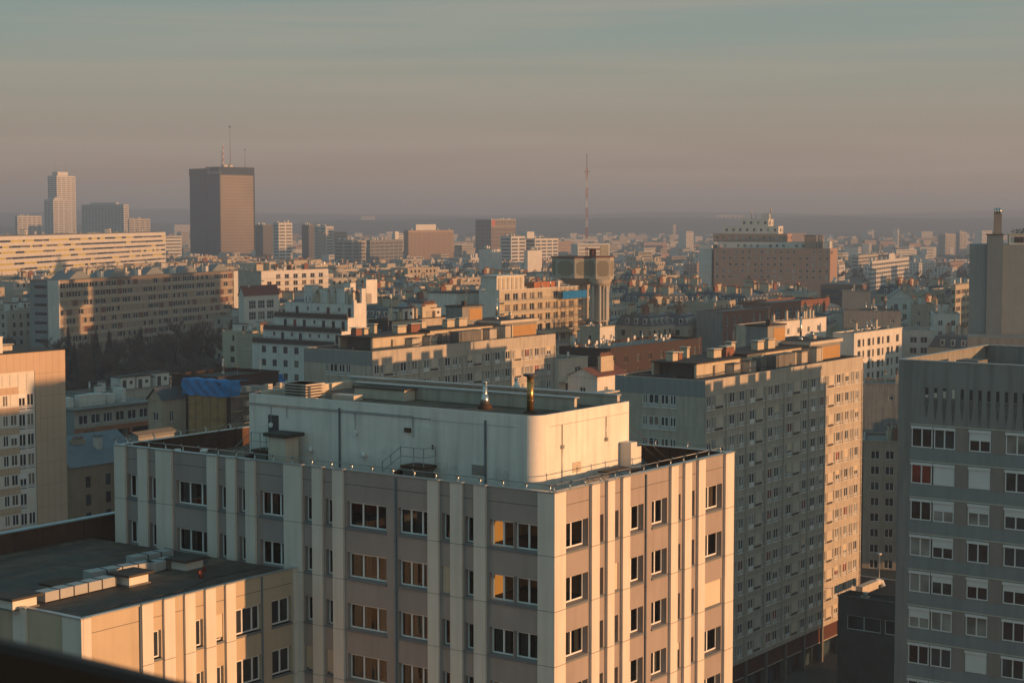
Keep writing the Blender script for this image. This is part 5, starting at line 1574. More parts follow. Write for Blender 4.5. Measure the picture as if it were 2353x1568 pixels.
# school in brick, right of the middle
apartment('lower red brick wing with tall narrow windows right of the mansard roofs', 1660, 716, 490, 1600, 1771, floors=2, fh=3.8, wm=BRICK, wl=CONC_G, R=(1.2, 1.3, 2.8, 4.0), Lw=None, clutter=2, g=20, gl=(GLB, GLW), kinds=['vent', 'flue', 'aerial'])
apartment('red brick school wing with wide gridded windows', 1771, 697, 528, 1765, 1899, floors=2, fh=4.2, wm=BRICK, R=(1.2, 2.9, 2.8, 4.3), Lw=None, clutter=2, g=20, gl=(GLB, GLW), style='grid', kinds=['vent', 'flue'])
hero(1600, 1899, 755, 490)
# brown block behind the concrete slab
apartment('long brown shade-darkened apartment block with white roof gear behind the concrete slab', 1393, 802, 335, 1385, 1612, floors=6, fh=2.8, wm=BROWN, R=(1.4, 1.3, 1.5, 4.6), clutter=26, g=14, gl=(GL, GLB), fr=FRAMED, kinds=['vent', 'dish', 'flue', 'vent', 'aerial', 'dish'])
hero(1385, 1600, 850, 335)
# white apartments right
apartment('white apartment block with brown balconies behind the end of the concrete slab', 1962, 767, 415, 1913, 2072, floors=6, fh=2.8, wm=WHITE, wl=WHITE2, R=(1.2, 1.7, 1.8, 2.9, 2), Lw=None, clutter=9, g=15, gl=(GL, GLB), fr=FRAMED, kinds=['vent', 'aerial', 'tall', 'flue'])
apartment('white apartment block turned towards the street, right of its balconied neighbour', 2147, 760, 455, 2074, 2157, rad(83), floors=6, fh=2.8, wm=WHITE, wl=WHITE2, R=None, Lw=(.6, 1.8, 1.6, 2.7), clutter=5, g=15, gl=(GL, GLB), kinds=['vent', 'aerial', 'tall'])
hero(1905, 2160, 870, 415)
apartment('white house with tall grouped windows and a blue zinc roof', 2097, 686, 520, 2040, 2104, rad(80), floors=4, fh=3.0, wm=WHITE2, R=None, Lw=(.8, 1.2, 1.7, 2.6), roof='gable', rise=2.8, roofm=ZINC, clutter=3, g=16, kinds=['tall', 'slab6'])
apartment('pale house with a cut sunlit gable behind the white apartments', 2148, 700, 500, 2100, 2150, rad(82), floors=4, fh=3.0, wm=BEIGE, R=None, Lw=(.8, 1.0, 1.5, 3.2), clutter=4, g=16)
apartment('low pale flat block with roof terrace left of the blank grey tower', 2205, 722, 470, 2145, 2226, rad(80), floors=4, fh=2.9, wm=WHITE2, Lw=(1, 1.2, 1.5, 3.4), clutter=6, g=16)
apartment('pale warehouse-like building with strip roof in sun behind the concrete slab', 1716, 748, 395, 1690, 1898, floors=3, fh=3, wm=WHITE, wl=CONC, R=(1.4, 1.3, 1.4, 5.5), Lw=None, clutter=7, g=17, kinds=['vent', 'flue', 'tall', 'aerial'])
apartment('low long flat grey building in front of the white house', 2070, 716, 440, 1938, 2075, rad(81), floors=3, fh=3, wm=CONC_G, Lw=(1, .9, .9, 5), clutter=5, g=16, kinds=['vent', 'flue'])
apartment('tall blank grey building left of the white house', 2000, 670, 560, 1935, 2005, rad(80), floors=3, fh=3, wm=CONC_G, wl=PANELG, R=None, Lw=None, clutter=3, g=17)

# blank grey tower at the right
def blank_tower():
    phi = rad(76)
    b = Bld('apartment_tower', 'blank windowless grey tower with one stout chimney at the right edge', 2400, 562, 292, phi, g=8)
    zt, g = b.zt, b.g
    q = lambda p: b.ext('L', p, zt)
    LL = q(2230); LR = 14
    m = MB(); m.box(0, 0, g, LR, LL, zt, 0); b.put(m, 'wall', [mat('blank_wall_grey', (.27, .29, .285), var=.05, streak=.12)])
    m = MB(); a, c = q(2304), q(2268); m.box(-.5, a, g, 4, c, zt + 1.6, 0); m.box(-.7, a - .15, zt + 1.6, 4.2, c + .15, zt + 1.75, 1); b.put(m, 'chimney_breast', [mat('chimney_blue_grey', (.17, .21, .235), var=.06, streak=.1), DARKM])
    m = MB(); a, c = q(2300), q(2282); z = zt + 1.75; m.box(.2, a, z, 1.6, c, z + 3.4, 0); m.box(0, a - .1, z, 1.8, c + .1, z + .3, 0)
    for i in range(3): v = a + .28 + i * (c - a - .5) / 2; m.cyl(.9, v, z + 3.4, z + 4.4, .22, .22, 10, 1)
    b.put(m, 'chimney', [BRNP, STEEL])
    m = MB(); m.box(.5, q(2390), zt, 8, q(2318), zt + 1.6, 0); m.box(.3, q(2392), zt + 1.6, 8.3, q(2316), zt + 1.75, 1); m.box(.4, q(2352), zt + .3, .5, q(2330), zt + 1.3, 2); b.put(m, 'penthouse', [WHITE2, BEIGE2, DARKM])
    m = MB(); a = q(2340)
    for w in range(60):
        x, y, zz = RND.uniform(.3, 1.6), a + RND.uniform(-1.2, 1.2), zt + 1.75 + RND.uniform(0, .8); d = RND.uniform(.1, .25); m.poly([(x, y, zz), (x + d, y + .05, zz + d), (x - d * .3, y - d, zz + d * .8)], 0)
    b.put(m, 'rooftop_shrub', [mat('dark_leaves', (.03, .045, .025), var=.3)])
    m = MB(); m.box(-9, q(2370), g, -.6, q(2225), at(2300, 775, 285)[2], 0); b.put(m, 'lower_wing', [CONC_G])
    hero(2228, 2352, 770, 290)
blank_tower()

# tall slab beyond the right edge whose long shadow lies over the mansards and the taupe slab
def shade_slab():
    X, Y = 176, 418
    o = empty('apartment_tower', (X, Y, 12), PHI + rad(13)); tag(o, 'tall beige slab block standing outside the view beyond the blank grey tower', 'building')
    m = MB(); m.box(0, 0, 0, 78, 14, 55, 0); m.build('wall', [BEIGE], o)
    for F, Ln in (('R', 78), ('L', 14)):
        for k in range(18):
            m = MB()
            for i in range(int(Ln / 3.2)): fbox(m, F, i * 3.2 + .8, i * 3.2 + 2.3, 0, .05, 53 - k * 2.9 - 1.5, 53 - k * 2.9, 0)
            m.build('window_rows', [GL], o)
    m = MB(); m.box(8, 3, 55, 22, 11, 58, 0); m.box(45, 3, 55, 60, 11, 58, 0); m.build('lift_housing', [BEIGE2], o)
shade_slab()
def shade_tower():
    p = lambda s_, q_: (s_ * .924 + q_ * .383, -s_ * .383 + q_ * .924)
    X, Y = p(60, 183)
    o = empty('apartment_tower', (X, Y, 0), PHI + rad(13)); tag(o, 'stepped concrete tower standing outside the view to the right of the grey block', 'building')
    m = MB(); m.box(0, 0, 0, 17, 15, 52.5, 0); m.box(17.02, 0, 0, 27, 15, 56, 0); m.build('wall', [CONC_L], o)
    for k in range(17):
        m = MB()
        for i in range(7): m.box(1 + i * 3.6, -.05, 50 - k * 2.9, 2.6 + i * 3.6, 0, 51.5 - k * 2.9)
        m.build('window_row', [GL], o)
shade_tower()

# ---- between the concrete slab and the grey block
apartment('beige apartment block with many small windows, seen in the gap right of the slab', 2105, 1016, 300, 1984, 2125, rad(78), floors=9, fh=2.75, wm=BEIGE, wl=mat('pale_beige_wall', (.38, .345, .29), var=.06, streak=.2), R=None, Lw=(.5, 1.5, 1.5, 2.5), clutter=7, g=3, gl=(GL, GLB, GL), kinds=['slabr', 'tall', 'slab6', 'box'])
apartment('blank grey building stained with soot above the beige block', 2110, 884, 352, 1984, 2130, rad(78), floors=2, fh=4, wm=CONC_G, wl=mat('sooty_wall', (.26, .27, .265), var=.12, streak=.5), R=None, Lw=(4, .9, .9, 7), clutter=3, g=6)
apartment('low dark courtyard building with a railed flat roof between slab and grey block', 2135, 1397, 232, 1925, 2160, floors=1, fh=5.5, wm=CONC_D, wl=mat('near_black_wall', (.07, .068, .065), var=.2), R=None, Lw=(1, 5, 2.0, 5.6), clutter=2, g=0, gl=(GL,), kinds=['vent'], roofm=TAR, par=1.0)  # left-hand wall much darker than the plain dark concrete
def yard_bits():
    X, Y, _ = at(2000, 1340, 285); z = 9
    X, Y = atz(2002, 1338, 11)
    o = empty('air_handling_duct', (X, Y, 10), PHI); tag(o, 'big pale curved air duct lying on the courtyard roof', 'duct')
    m = MB(); m.box(-4.5, -.5, 0, 1.5, .6, 1.2); m.build('duct_run', [CONC_L], o)
    m = MB()
    pts = [(1.5, 0, .7), (2.4, 0, .8), (3.0, -.3, .6), (3.1, -.6, 0)]
    m.tube(pts, [.5, .55, .5, .4], 10); m.build('elbow', [WHITE2], o)
    X, Y = atz(2019, 1345, 5)
    o = empty('street_lamp', (X, Y, 0), 0); tag(o, 'tall thin street lamp in the dark gap right of the slab', 'street lamp')
    m = MB(); m.cyl(0, 0, 0, 10.2, .11, .07, 8); m.build('pole', [RAILM], o)
    m = MB(); m.cyl(0, 0, 10.2, 10.5, .15, .42, 10); m.cyl(0, 0, 10.5, 10.62, .45, .3, 10); m.build('lamp_head', [FRAME], o)
    X, Y = atz(1985, 1372, 12.2)
    o = empty('roof_railing', (X, Y, 11.9), PHI + pi / 2); tag(o, 'row of thin sunlit rail posts on the courtyard building roof', 'railing')
    m = MB(); m.tube([(-6, 0, 1.0), (8, 0, 1.0)], .03, 5)
    for i in range(8): m.tube([(-6 + i * 2, 0, -.6), (-6 + i * 2, 0, 1.0)], .035, 5)
    m.build('rails', [STEEL], o)
    c = Bld('boundary_wall', 'low pale wall across the dark gap behind the courtyard', 2150, 1325, 275, PHI, g=0, cat='wall')
    m = MB(); z = at(2020, 1302, 290)[2]; m.box(0, 0, 0, .3, 34, z, 0); m.box(-.05, 0, z, .35, 34, z + .12, 1); c.put(m, 'wall', [CONC_D, CONC])
yard_bits()

# ---- the left middle distance
def orange_frames():
    b = Bld('apartment_block', 'block with orange painted balcony frames left of the blue tarpaulin', 170, 943, 284, g=4)
    zt, g = b.zt, b.g; LR = b.ext('R', 357); LL = max(3.5, b.ext('L', 152)) + 4
    a = MB(); holes = []; r = random.Random(1)
    for i in range(6):
        s = 1.0 + i * (LR - 2) / 6; holes.append((s, s + 1.9, zt - 2.5, zt - .9)); b.window('R', s, zt - 2.5, 1.9, 1.6, '3' if i == 2 else '2', FRAME, GL, -.15)
    for k in range(3):
        z1 = zt - 3.9 - 2.9 * k
        for i in range(3):
            s = .9 + i * (LR - 1.2) / 3; holes.append((s, s + (LR - 1.2) / 3 - .9, z1 - 2.2, z1))
    wall(a, 'R', 0, LR, g, zt, holes, 0, 0, 1.0, mback=2)
    wall(a, 'L', 0, LL, g, zt, [], 0, 1); a.quad((LR, 0, g), (LR, LL, g), (LR, LL, zt), (LR, 0, zt), 0); a.quad((0, LL, g), (LR, LL, g), (LR, LL, zt), (0, LL, zt), 0)
    b.put(a, 'wall', [CONC, PANELG, ROOMD])
    for i in range(4):
        m = MB(); s = i * (LR - .7) / 3; m.box(s, -.5, g, s + .7, 0, zt - 3.1); b.put(m, 'balcony_frame', [ORANGE])
    m = MB(); m.box(-.05, -.52, zt - 3.9, LR, -.01, zt - 3.1); b.put(m, 'balcony_frame', [ORANGE])
    for k in range(3):
        m = MB(); z1 = zt - 3.9 - 2.9 * k; m.box(0, -.45, z1 - 2.9, LR, -.05, z1 - 2.2, 0); b.put(m, 'balcony', [CONC_D])
    m = MB(); m.box(-.3, -.7, zt, LR + .2, LL, zt + .2, 0); b.put(m, 'roof', [ROOFG])
    for u, v, w, d, h in ((1.5, 3, 1, 2.4, 1.6), (3.2, 2.4, 5.6, 1.2, 1.9), (9.5, 2.6, 1.6, 1.6, 1.6), (12.3, 2.2, .9, 2.2, 2.4)):
        m = MB(); m.box(u, v, zt + .2, u + w, v + d, zt + .2 + h); b.put(m, 'chimney', [WHITE2])
    m = MB()
    m.tube([(0.2, -.4, zt + 1.1), (LR, -.4, zt + 1.1)], .03, 5)
    for i in range(16): s = .2 + i * (LR - .4) / 15; m.tube([(s, -.4, zt + .2), (s, -.4, zt + 1.1)], .025, 4)
    b.put(m, 'roof_railing', [RAILM])
    b.finish(); hero(150, 357, 1030, 282)
orange_frames()
lm2 = apartment('low grey building with a crowded roof of shiny vents behind the orange frames', 205, 905, 312, 152, 440, floors=3, fh=3, wm=CONC, wl=CONC_G, R=(1, 1.2, 1.4, 5), clutter=30, g=9, kinds=['vent', 'hut', 'flue', 'aerial', 'dish', 'vent', 'box', 'aerial'])
hero(152, 440, 925, 310)
apartment('small beige house with dark mansard left of the scaffolding', 372, 922, 262, 366, 455, floors=4, fh=2.8, wm=BEIGE, R=(.9, .9, 1.7, 3.4), roof='gable', rise=2.0, roofm=ZINCD, clutter=1, g=6, LL=3.0)
hero(366, 440, 985, 262)
apartment('brown apartment block with a blue zinc roof beside the pale pilastered block', 163, 1077, 262, 150, 330, floors=7, fh=2.8, wm=mat('brown_beige_render', (.36, .27, .19), var=.07, streak=.12), R=(1.6, 1.05, 1.75, 4.0), Lw=None, roof='gable', rise=4.2, roofm=ZINC, clutter=4, g=0, gl=(GL, GLB), fr=DARKM, kinds=['slab6', 'box', 'tall'], LL=13)
hero(150, 272, 1230, 262)
apartment('low building with a ribbed roof and bright edge behind the block parapet', 318, 1003, 190, 285, 400, floors=2, fh=3, wm=CONC_G, R=None, Lw=None, roof='gable', rise=.5, roofm=mat('ribbed_brown_roof', (.22, .17, .12), tiles=(.5, 50, .1, .5)), clutter=0, g=3, LL=1.6)
def scaffold_house():
    b = Bld('scaffolded_house', 'house wrapped in tan netting and scaffolding under a blue tarpaulin', 530, 905, 238, g=3)
    zt, g = b.zt, b.g; LL = b.ext('L', 446); LR = 12
    m = MB(); m.box(0, 0, g, LR, LL, zt, 0); b.put(m, 'wall', [CONC_D])
    m = MB(); m.quad((-1.1, -.2, g), (-1.1, LL, g), (-1.1, LL, zt), (-1.1, -.2, zt)); m.box(-1.08, -.2, g, -1.04, LL, zt - .1); b.put(m, 'scaffold_net', [NET])
    sc = MB()
    for i in range(7):
        u = i * 2.2 - .8
        for o in (.9, 1.7): sc.tube([(u, -o, g), (u, -o, zt + .8)], .035, 4)
    for i in range(6):
        v = i * LL / 5
        sc.tube([(-1.2, v, g), (-1.2, v, zt + 1.8)], .035, 4)
    for k in range(9):
        z = zt - .3 - 2 * k; sc.box(-1, -1.7, z, 12, -.85, z + .07, 1); sc.tube([(-1, -1.72, z + .9), (12, -1.72, z + .9)], .025, 4); sc.tube([(-1.22, 0, z + .9), (-1.22, LL, z + .9)], .025, 4)
        for u in (2.2, 6.6, 9.0): sc.box(u, -.8, z + .5, u + .9, -.1, z + 1.2, 2)
    b.put(sc, 'scaffold_frame', [RAILM, WOOD, CONC_L])
    hero(440, 570, 980, 238)
    T = Bld('tarpaulin', 'large rumpled bright blue tarpaulin over the scaffolded house roof', 530, 905, 238, g=3, cat='tarpaulin')
    r = random.Random(2); m = MB(); n = 26; k = 8
    v1 = b.ext('L', 434); zb, z1 = zt - .35, zt + 1.9
    g_ = []
    path = []
    for i in range(n + 1):
        t = i / n
        path.append((-1.35, v1 * (1 - t / .86)) if t < .86 else (-1.35 + (t - .86) / .14 * 2.4, -.5 - (t - .86) * 2))
    for i, (x, y) in enumerate(path):
        for j in range(k + 1):
            s = j / k
            g_.append((x + .22 * sin(i * 1.1 + j) * (1 - abs(s - .5)) + r.uniform(-.07, .07), y + r.uniform(-.06, .06), zb + (z1 - zb) * s + .07 * sin(i * .9) * (1 if j in (0, k) else 0) - (.5 if i in (19, 20) and j == k else 0)))
    m.v = g_
    for i in range(n):
        for j in range(k): a = i * (k + 1) + j; m.f.append((a, a + k + 1, a + k + 2, a + 1)); m.m.append(0); m.sm.append(1)
    nb = len(m.v)
    for i in range(n + 1): p = g_[i * (k + 1) + k]; m.v.append((p[0] + 2.6, p[1], p[2] - .1))
    for i in range(n): a, c = i * (k + 1) + k, (i + 1) * (k + 1) + k; m.f.append((a, c, nb + i + 1, nb + i)); m.m.append(0); m.sm.append(1)
    T.put(m, 'sheet', [BLUE])
scaffold_house()
dk = apartment('long dark flat roofed building behind the blue tarpaulin', 500, 868, 262, 455, 640, floors=2, fh=3, wm=BROWN, R=(1, 1.3, 1.4, 3.5), Lw=None, clutter=4, g=6, roofm=TAR, kinds=['vent', 'aerial', 'flue'], LL=10)
hero(440, 650, 905, 262)
def small_tarp():
    T = Bld('tarpaulin', 'small crumpled blue tarpaulin on the roof edge below the stepped terraces', 628, 872, 280, g=6, cat='tarpaulin')
    m = MB(); r = random.Random(3); n, k = 10, 5
    for i in range(n + 1):
        for j in range(k + 1): m.v.append((i * .28 + r.uniform(-.06, .06), r.uniform(-.15, .15) + j * .1, T.zt - .6 + j * .3 * (1 - .3 * abs(i / n - .5)) + r.uniform(-.05, .05)))
    for i in range(n):
        for j in range(k): a = i * (k + 1) + j; m.f.append((a, a + k + 1, a + k + 2, a + 1)); m.m.append(0); m.sm.append(1)
    T.put(m, 'sheet', [BLUE])
small_tarp()
# in front of the water tower's foot
apartment('white house with a sunlit upper wall at the foot of the water tower', 1378, 752, 385, 1332, 1412, floors=5, fh=2.9, wm=WHITE2, wl=BEIGE, R=(1, .9, 1.3, 3), Lw=(1, .8, 1.3, 4), clutter=3, g=16, kinds=['dish', 'vent', 'tall'])
apartment('grey apartment block with long balconies right of the second slab', 1283, 828, 322, 1276, 1350, floors=5, fh=2.9, wm=CONC_L, R=(.8, 2.0, 1.9, 3.2), balc='R', clutter=4, g=12, gl=(GL, GL, GLB))
apartment('small white stepped house with red tiled roofs in front of the brown block', 1372, 868, 296, 1350, 1440, floors=4, fh=2.9, wm=WHITE, R=(1, 1.1, 1.5, 4), roof='gable', rise=1.6, roofm=mat('red_tile_roof', (.17, .07, .05), var=.2), clutter=2, g=10, kinds=['slab6', 'slab9'], LL=6)
apartment('ochre penthouse block with white balustrades behind the second slab', 900, 738, 345, 846, 1050, floors=4, fh=2.8, wm=BEIGE, wl=BROWN, R=(1, 1.4, 1.4, 3.2), clutter=10, g=14, balc='R')
hero(1276, 1440, 850, 296)

# ================================================================== ordinary blocks between, standing on the quarter's street grid
PROTO = {}
def proto(kind, seed):
    """one block of each sort: unit-free real sizes; returns (meshes, L, W, H)"""
    key = (kind, seed)
    if key in PROTO: return PROTO[key]
    r = random.Random(seed * 31 + len(kind))
    LR, LL, H = {'mansard': (r.uniform(12, 17), r.uniform(11, 14), r.uniform(14, 17)), 'flat': (r.uniform(16, 24), r.uniform(10, 14), r.uniform(14, 19)),
                 'pale': (r.uniform(12, 18), r.uniform(10, 13), r.uniform(12, 17)), 'gable': (r.uniform(10, 15), r.uniform(8, 11), r.uniform(9, 13)), 'slab': (r.uniform(34, 44), 12, r.uniform(17, 21))}[kind]
    wm = {'mansard': [BEIGE, CONC, BEIGE], 'flat': [CONC, BEIGE, CONC_L], 'pale': [WHITE2, CONC_L, BEIGE2], 'gable': [BEIGE, CONC_L, PINK], 'slab': [CONC, BEIGE2, BEIGE]}[kind][seed % 3]
    fh = 2.85
    a = MB(); q = 2.9 if kind != 'slab' else 3.3
    for F, Ln in (('R', LR), ('L', LL)):
        holes = []
        n = int((Ln - 1.4) / q); off = (Ln - n * q + (q - 1.2)) / 2
        blank = (F == 'L' and r.random() < .45)
        k = 0
        while not blank and k < 5 and H - 1.2 - k * fh - 1.5 > 1:
            z0 = H - 1.1 - k * fh - 1.6
            for i in range(n):
                if r.random() < .07: continue
                w = 1.25 if r.random() < .8 else .7
                holes.append((off + i * q, off + i * q + w, z0, z0 + 1.55))
            k += 1
        wall(a, F, 0, Ln, -6, H, holes, 0, 0, .16, mj=1, mback=2)
        if kind in ('mansard', 'slab', 'flat'):
            for j in range(3): fbox(a, F, 0, Ln, 0, .12 if kind != 'slab' else .5, H - .9 - j * fh - .9 + .75, H - .9 - j * fh - .9 + .9, 3)
    a.quad((LR, 0, -6), (LR, LL, -6), (LR, LL, H), (LR, 0, H), 0); a.quad((0, LL, -6), (LR, LL, -6), (LR, LL, H), (0, LL, H), 0)
    me = a.mesh('wall', [wm, wm, GL, CONC_L])
    c = MB(); zr = H
    if kind == 'mansard':
        i = 1.4; z2 = H + 2.9; p0 = [(0, 0), (LR, 0), (LR, LL), (0, LL)]; p1 = [(i, i), (LR - i, i), (LR - i, LL - i), (i, LL - i)]
        for k in range(4): k2 = (k + 1) % 4; c.quad((*p0[k], H), (*p0[k2], H), (*p1[k2], z2), (*p1[k], z2), 0)
        c.quad((i, i, z2), (LR - i, i, z2), (LR - i, LL / 2, z2 + 1), (i, LL / 2, z2 + 1), 1); c.quad((i, LL - i, z2), (LR - i, LL - i, z2), (LR - i, LL / 2, z2 + 1), (i, LL / 2, z2 + 1), 1)
        c.poly([(i, i, z2), (i, LL - i, z2), (i, LL / 2, z2 + 1)], 1); c.poly([(LR - i, i, z2), (LR - i, LL - i, z2), (LR - i, LL / 2, z2 + 1)], 1)
        for F, Ln in (('R', LR), ('L', LL)):
            q = 1.4
            while q < Ln - 2:
                fbox(c, F, q, q + 1.1, -1.1, -.25, H + .5, H + 2.1, 2); a4 = [fc(F, q + .2, -.23, H + .7), fc(F, q + .9, -.23, H + .7), fc(F, q + .9, -.23, H + 1.9), fc(F, q + .2, -.23, H + 1.9)]; c.quad(*a4, 3); q += 2.8
        zr = z2 + .1
    elif kind == 'gable':
        z2 = H + 3; c.quad((-.3, -.3, H), (LR + .3, -.3, H), (LR + .3, LL / 2, z2), (-.3, LL / 2, z2), 0); c.quad((-.3, LL + .3, H), (LR + .3, LL + .3, H), (LR + .3, LL / 2, z2), (-.3, LL / 2, z2), 0)
        c.poly([(0, 0, H), (0, LL, H), (0, LL / 2, z2 - .1)], 2); c.poly([(LR, 0, H), (LR, LL, H), (LR, LL / 2, z2 - .1)], 2); zr = H + 1.6
    else:
        c.quad((.2, .2, H - .4), (LR - .2, .2, H - .4), (LR - .2, LL - .2, H - .4), (.2, LL - .2, H - .4), 1)
        for s in ((0, 0, LR, .2), (0, LL - .2, LR, LL)): c.box(s[0], s[1], H, s[2], s[3], H + .12, 2)
        zr = H - .4
        if r.random() < .6: u = r.uniform(2, LR * .4); c.box(u, 2, zr, u + LR * .45, LL - 2, H + 2.4, 2); c.box(u - .2, 1.8, H + 2.4, u + LR * .45 + .2, LL - 1.8, H + 2.6, 1)
    roof = c.mesh('roof', [ZINCD if kind == 'mansard' else (mat('tile_roof', (.15, .085, .06), var=.2) if seed % 2 else ZINC), ZINC if kind == 'mansard' else ROOFG, wm if kind != 'mansard' else WHITE2, GL])
    ch = []
    ks = {'mansard': ['slab6', 'slab9', 'slabr', 'slab6', 'tall'], 'gable': ['slab6', 'slab6', 'tall']}.get(kind, ['slab6', 'box', 'vent', 'hut', 'tall', 'vent', 'flue', 'aerial'])
    for j in range({'slab': 10, 'gable': 3}.get(kind, 6)):
        k = r.choice(ks); mu = 4.4 if k in ('hut', 'slab9', 'slab6', 'slabr') else 1.4
        ch.append((k, r.uniform(.6, max(.7, LR - mu)), r.uniform(.8, LL - 3 if LL > 6 else 2), zr, r.uniform(.8, 1.2), r.random() < .35))
    PROTO[key] = (me, roof, ch, LR, LL, H + (3.9 if kind == 'mansard' else 2.5))
    return PROTO[key]

LAB = {'mansard': ('stone apartment house with a dark mansard roof and rows of chimney pots', 'mansard roofed apartment houses of the quarter'),
       'flat': ('flat roofed beige or grey apartment house with chimneys and roof sheds', 'flat roofed apartment houses of the quarter'),
       'pale': ('white rendered flat roofed house with small windows in the packed quarter', 'white rendered houses of the quarter'),
       'gable': ('small house with a pitched roof among taller neighbours', 'small pitched roof houses of the quarter'),
       'slab': ('long low housing bar with balcony bands in the packed quarter', 'long housing bars of the quarter')}
TAKEN = []
for o in list(bpy.data.objects):
    if o.type == 'EMPTY' and o.parent is None and o.get('category'):
        TAKEN.append((o.location.x, o.location.y))
import mathutils
RECTS = []
def rect_of(x, y, phi, LR, LL):
    ex, ey = (cos(phi), sin(phi)), (-sin(phi), cos(phi))
    return [(x + ex[0] * a + ey[0] * b, y + ex[1] * a + ey[1] * b) for a, b in ((0, 0), (LR, 0), (LR, LL), (0, LL))]
def overlap(A, B):
    for P, Q in ((A, B), (B, A)):
        for i in range(4):
            x0, y0 = P[i]; x1, y1 = P[(i + 1) % 4]; nx, ny = y1 - y0, x0 - x1
            pa = [nx * x + ny * y for x, y in P]; pb = [nx * x + ny * y for x, y in Q]
            if max(pa) < min(pb) or max(pb) < min(pa): return False
    return True
bpy.context.view_layer.update()
for o in list(bpy.data.objects):
    if o.type == 'EMPTY' and o.parent is None and o.get('category'):
        xs, ys = [], []
        for c in o.children:
            if c.type == 'MESH' and c.name.split('.')[0] in ('wall', 'side_wing', 'tank', 'end_wall', 'lower_wing'):
                for bb in c.bound_box: xs.append(bb[0]); ys.append(bb[1])
        if xs:
            p = o.rotation_euler.z; u, v = min(xs), min(ys)
            RECTS.append(rect_of(o.location.x + u * cos(p) - v * sin(p), o.location.y + u * sin(p) + v * cos(p), p, max(xs) - u, max(ys) - v))

def visible_ok(R4, ztop, g, ymax_allowed=None):
    xs, ys = [], []
    for x, y in R4:
        px, py = proj(x, y, ztop); xs.append(px); ys.append(py)
    x0, x1, yt = min(xs), max(xs), min(ys); Y = min(y for x, y in R4)
    if x1 < -40 or x0 > 2392: return False
    for a, b, yb, hy in HERO:
        if x1 > a and x0 < b and Y < hy and yt < yb: return False
    return True

def limit_y(px):
    """skyline of the packed quarter in the picture: nothing ordinary rises above it"""
    pts = [(-50, 585), (380, 575), (600, 590), (900, 600), (1300, 600), (1560, 615), (1900, 650), (2352, 640)]
    for (a, ya), (b, yb) in zip(pts, pts[1:]):
        if a <= px <= b: return ya + (yb - ya) * (px - a) / (b - a)
    return 585
def park(x, y): 
    px, py = proj(x, y, 20)
    return (px < 585 and 300 < y < 560)

count = 0; houses = 0; mass = MB(); MM = []
r = random.Random(11)
KS = []
for band in range(64):
    Y0 = 300 * (1.033 ** band)
    if Y0 > 1500: break
    half = .30 * Y0 + 30
    x = -half + r.uniform(0, 15)
    while x < half:
        px0, _ = proj(x, Y0, 30)
        w = [('mansard', 3), ('flat', 4), ('pale', 3), ('gable', 1.2), ('slab', .7)]
        if 1400 < px0 < 1900 and 400 < Y0 < 720: w = [('mansard', 8), ('flat', 1), ('gable', .5)]
        if px0 < 700: w = [('mansard', 2), ('flat', 4), ('pale', 3), ('slab', .8)]
        kind = r.choices([a for a, _ in w], [b for _, b in w])[0]
        me, roof, ch, LR, LL, H = proto(kind, r.randrange(3))
        phi = PHI + r.choice([0, 0, 0, 0, rad(8), rad(-10), rad(16)]) + r.uniform(-.03, .03)
        if Y0 > 700: phi += r.uniform(-.25, .25)
        y = Y0 + r.uniform(-4, 4)
        g = ground(x, y) + r.uniform(-2.5, 1.5) * (1 if Y0 < 900 else 1.6)
        R4 = rect_of(x, y, phi, LR, LL)
        ok = not park(x, y) and not any(overlap(R4, Q) for Q in RECTS) and visible_ok(R4, g + H, g)
        if ok:
            pt = min(proj(a, b, g + H)[1] for a, b in R4)
            if pt < limit_y(proj(x, y, g)[0]): ok = False
        if ok and Y0 < 400 and count >= 0:
            pass
        if ok:
            RECTS.append(R4)
            if kind != 'slab': houses += 1
            if kind != 'slab' and houses > 295:
                c, q_ = cos(phi), sin(phi)
                for mesh_, dx, dy, dz, sc_ in [(me, 0, 0, 0, 1), (roof, 0, 0, 0, 1)] + [(chim(k), u, v, zz, s) for k, u, v, zz, s, rot in ch[:3]]:
                    idx = []
                    for mm in mesh_.materials:
                        if mm not in MM: MM.append(mm)
                        idx.append(MM.index(mm))
                    n0 = len(mass.v)
                    for vv in mesh_.vertices:
                        a_, b_, c_ = vv.co.x + dx, vv.co.y + dy, vv.co.z * sc_ + dz
                        mass.v.append((x + a_ * c - b_ * q_, y + a_ * q_ + b_ * c, g + c_))
                    for pp in mesh_.polygons: mass.f.append(tuple(n0 + t for t in pp.vertices)); mass.m.append(idx[pp.material_index]); mass.sm.append(0)
                x += r.uniform(9, 20); continue
            o = empty('apartment_house' if kind != 'slab' else 'housing_bar', (x, y, g), phi)
            tag(o, LAB[kind][0], 'building', LAB[kind][1])
            link('wall', me, o); ro = link('roof', roof, o)
            for k, u, v, zz, s, rot in ch:
                if Y0 > 1000 and r.random() < .5: continue
                c = chim(k); link(c.name, c, ro, (u, v, zz), pi / 2 if rot and u > 4.5 else 0, (1, 1, s))
            count += 1
        x += r.uniform(9, 20)
tag(mass.build('distant_apartment_houses', MM), 'packed apartment houses and roofs farther off, before the hazy sprawl', 'houses', kind='stuff')

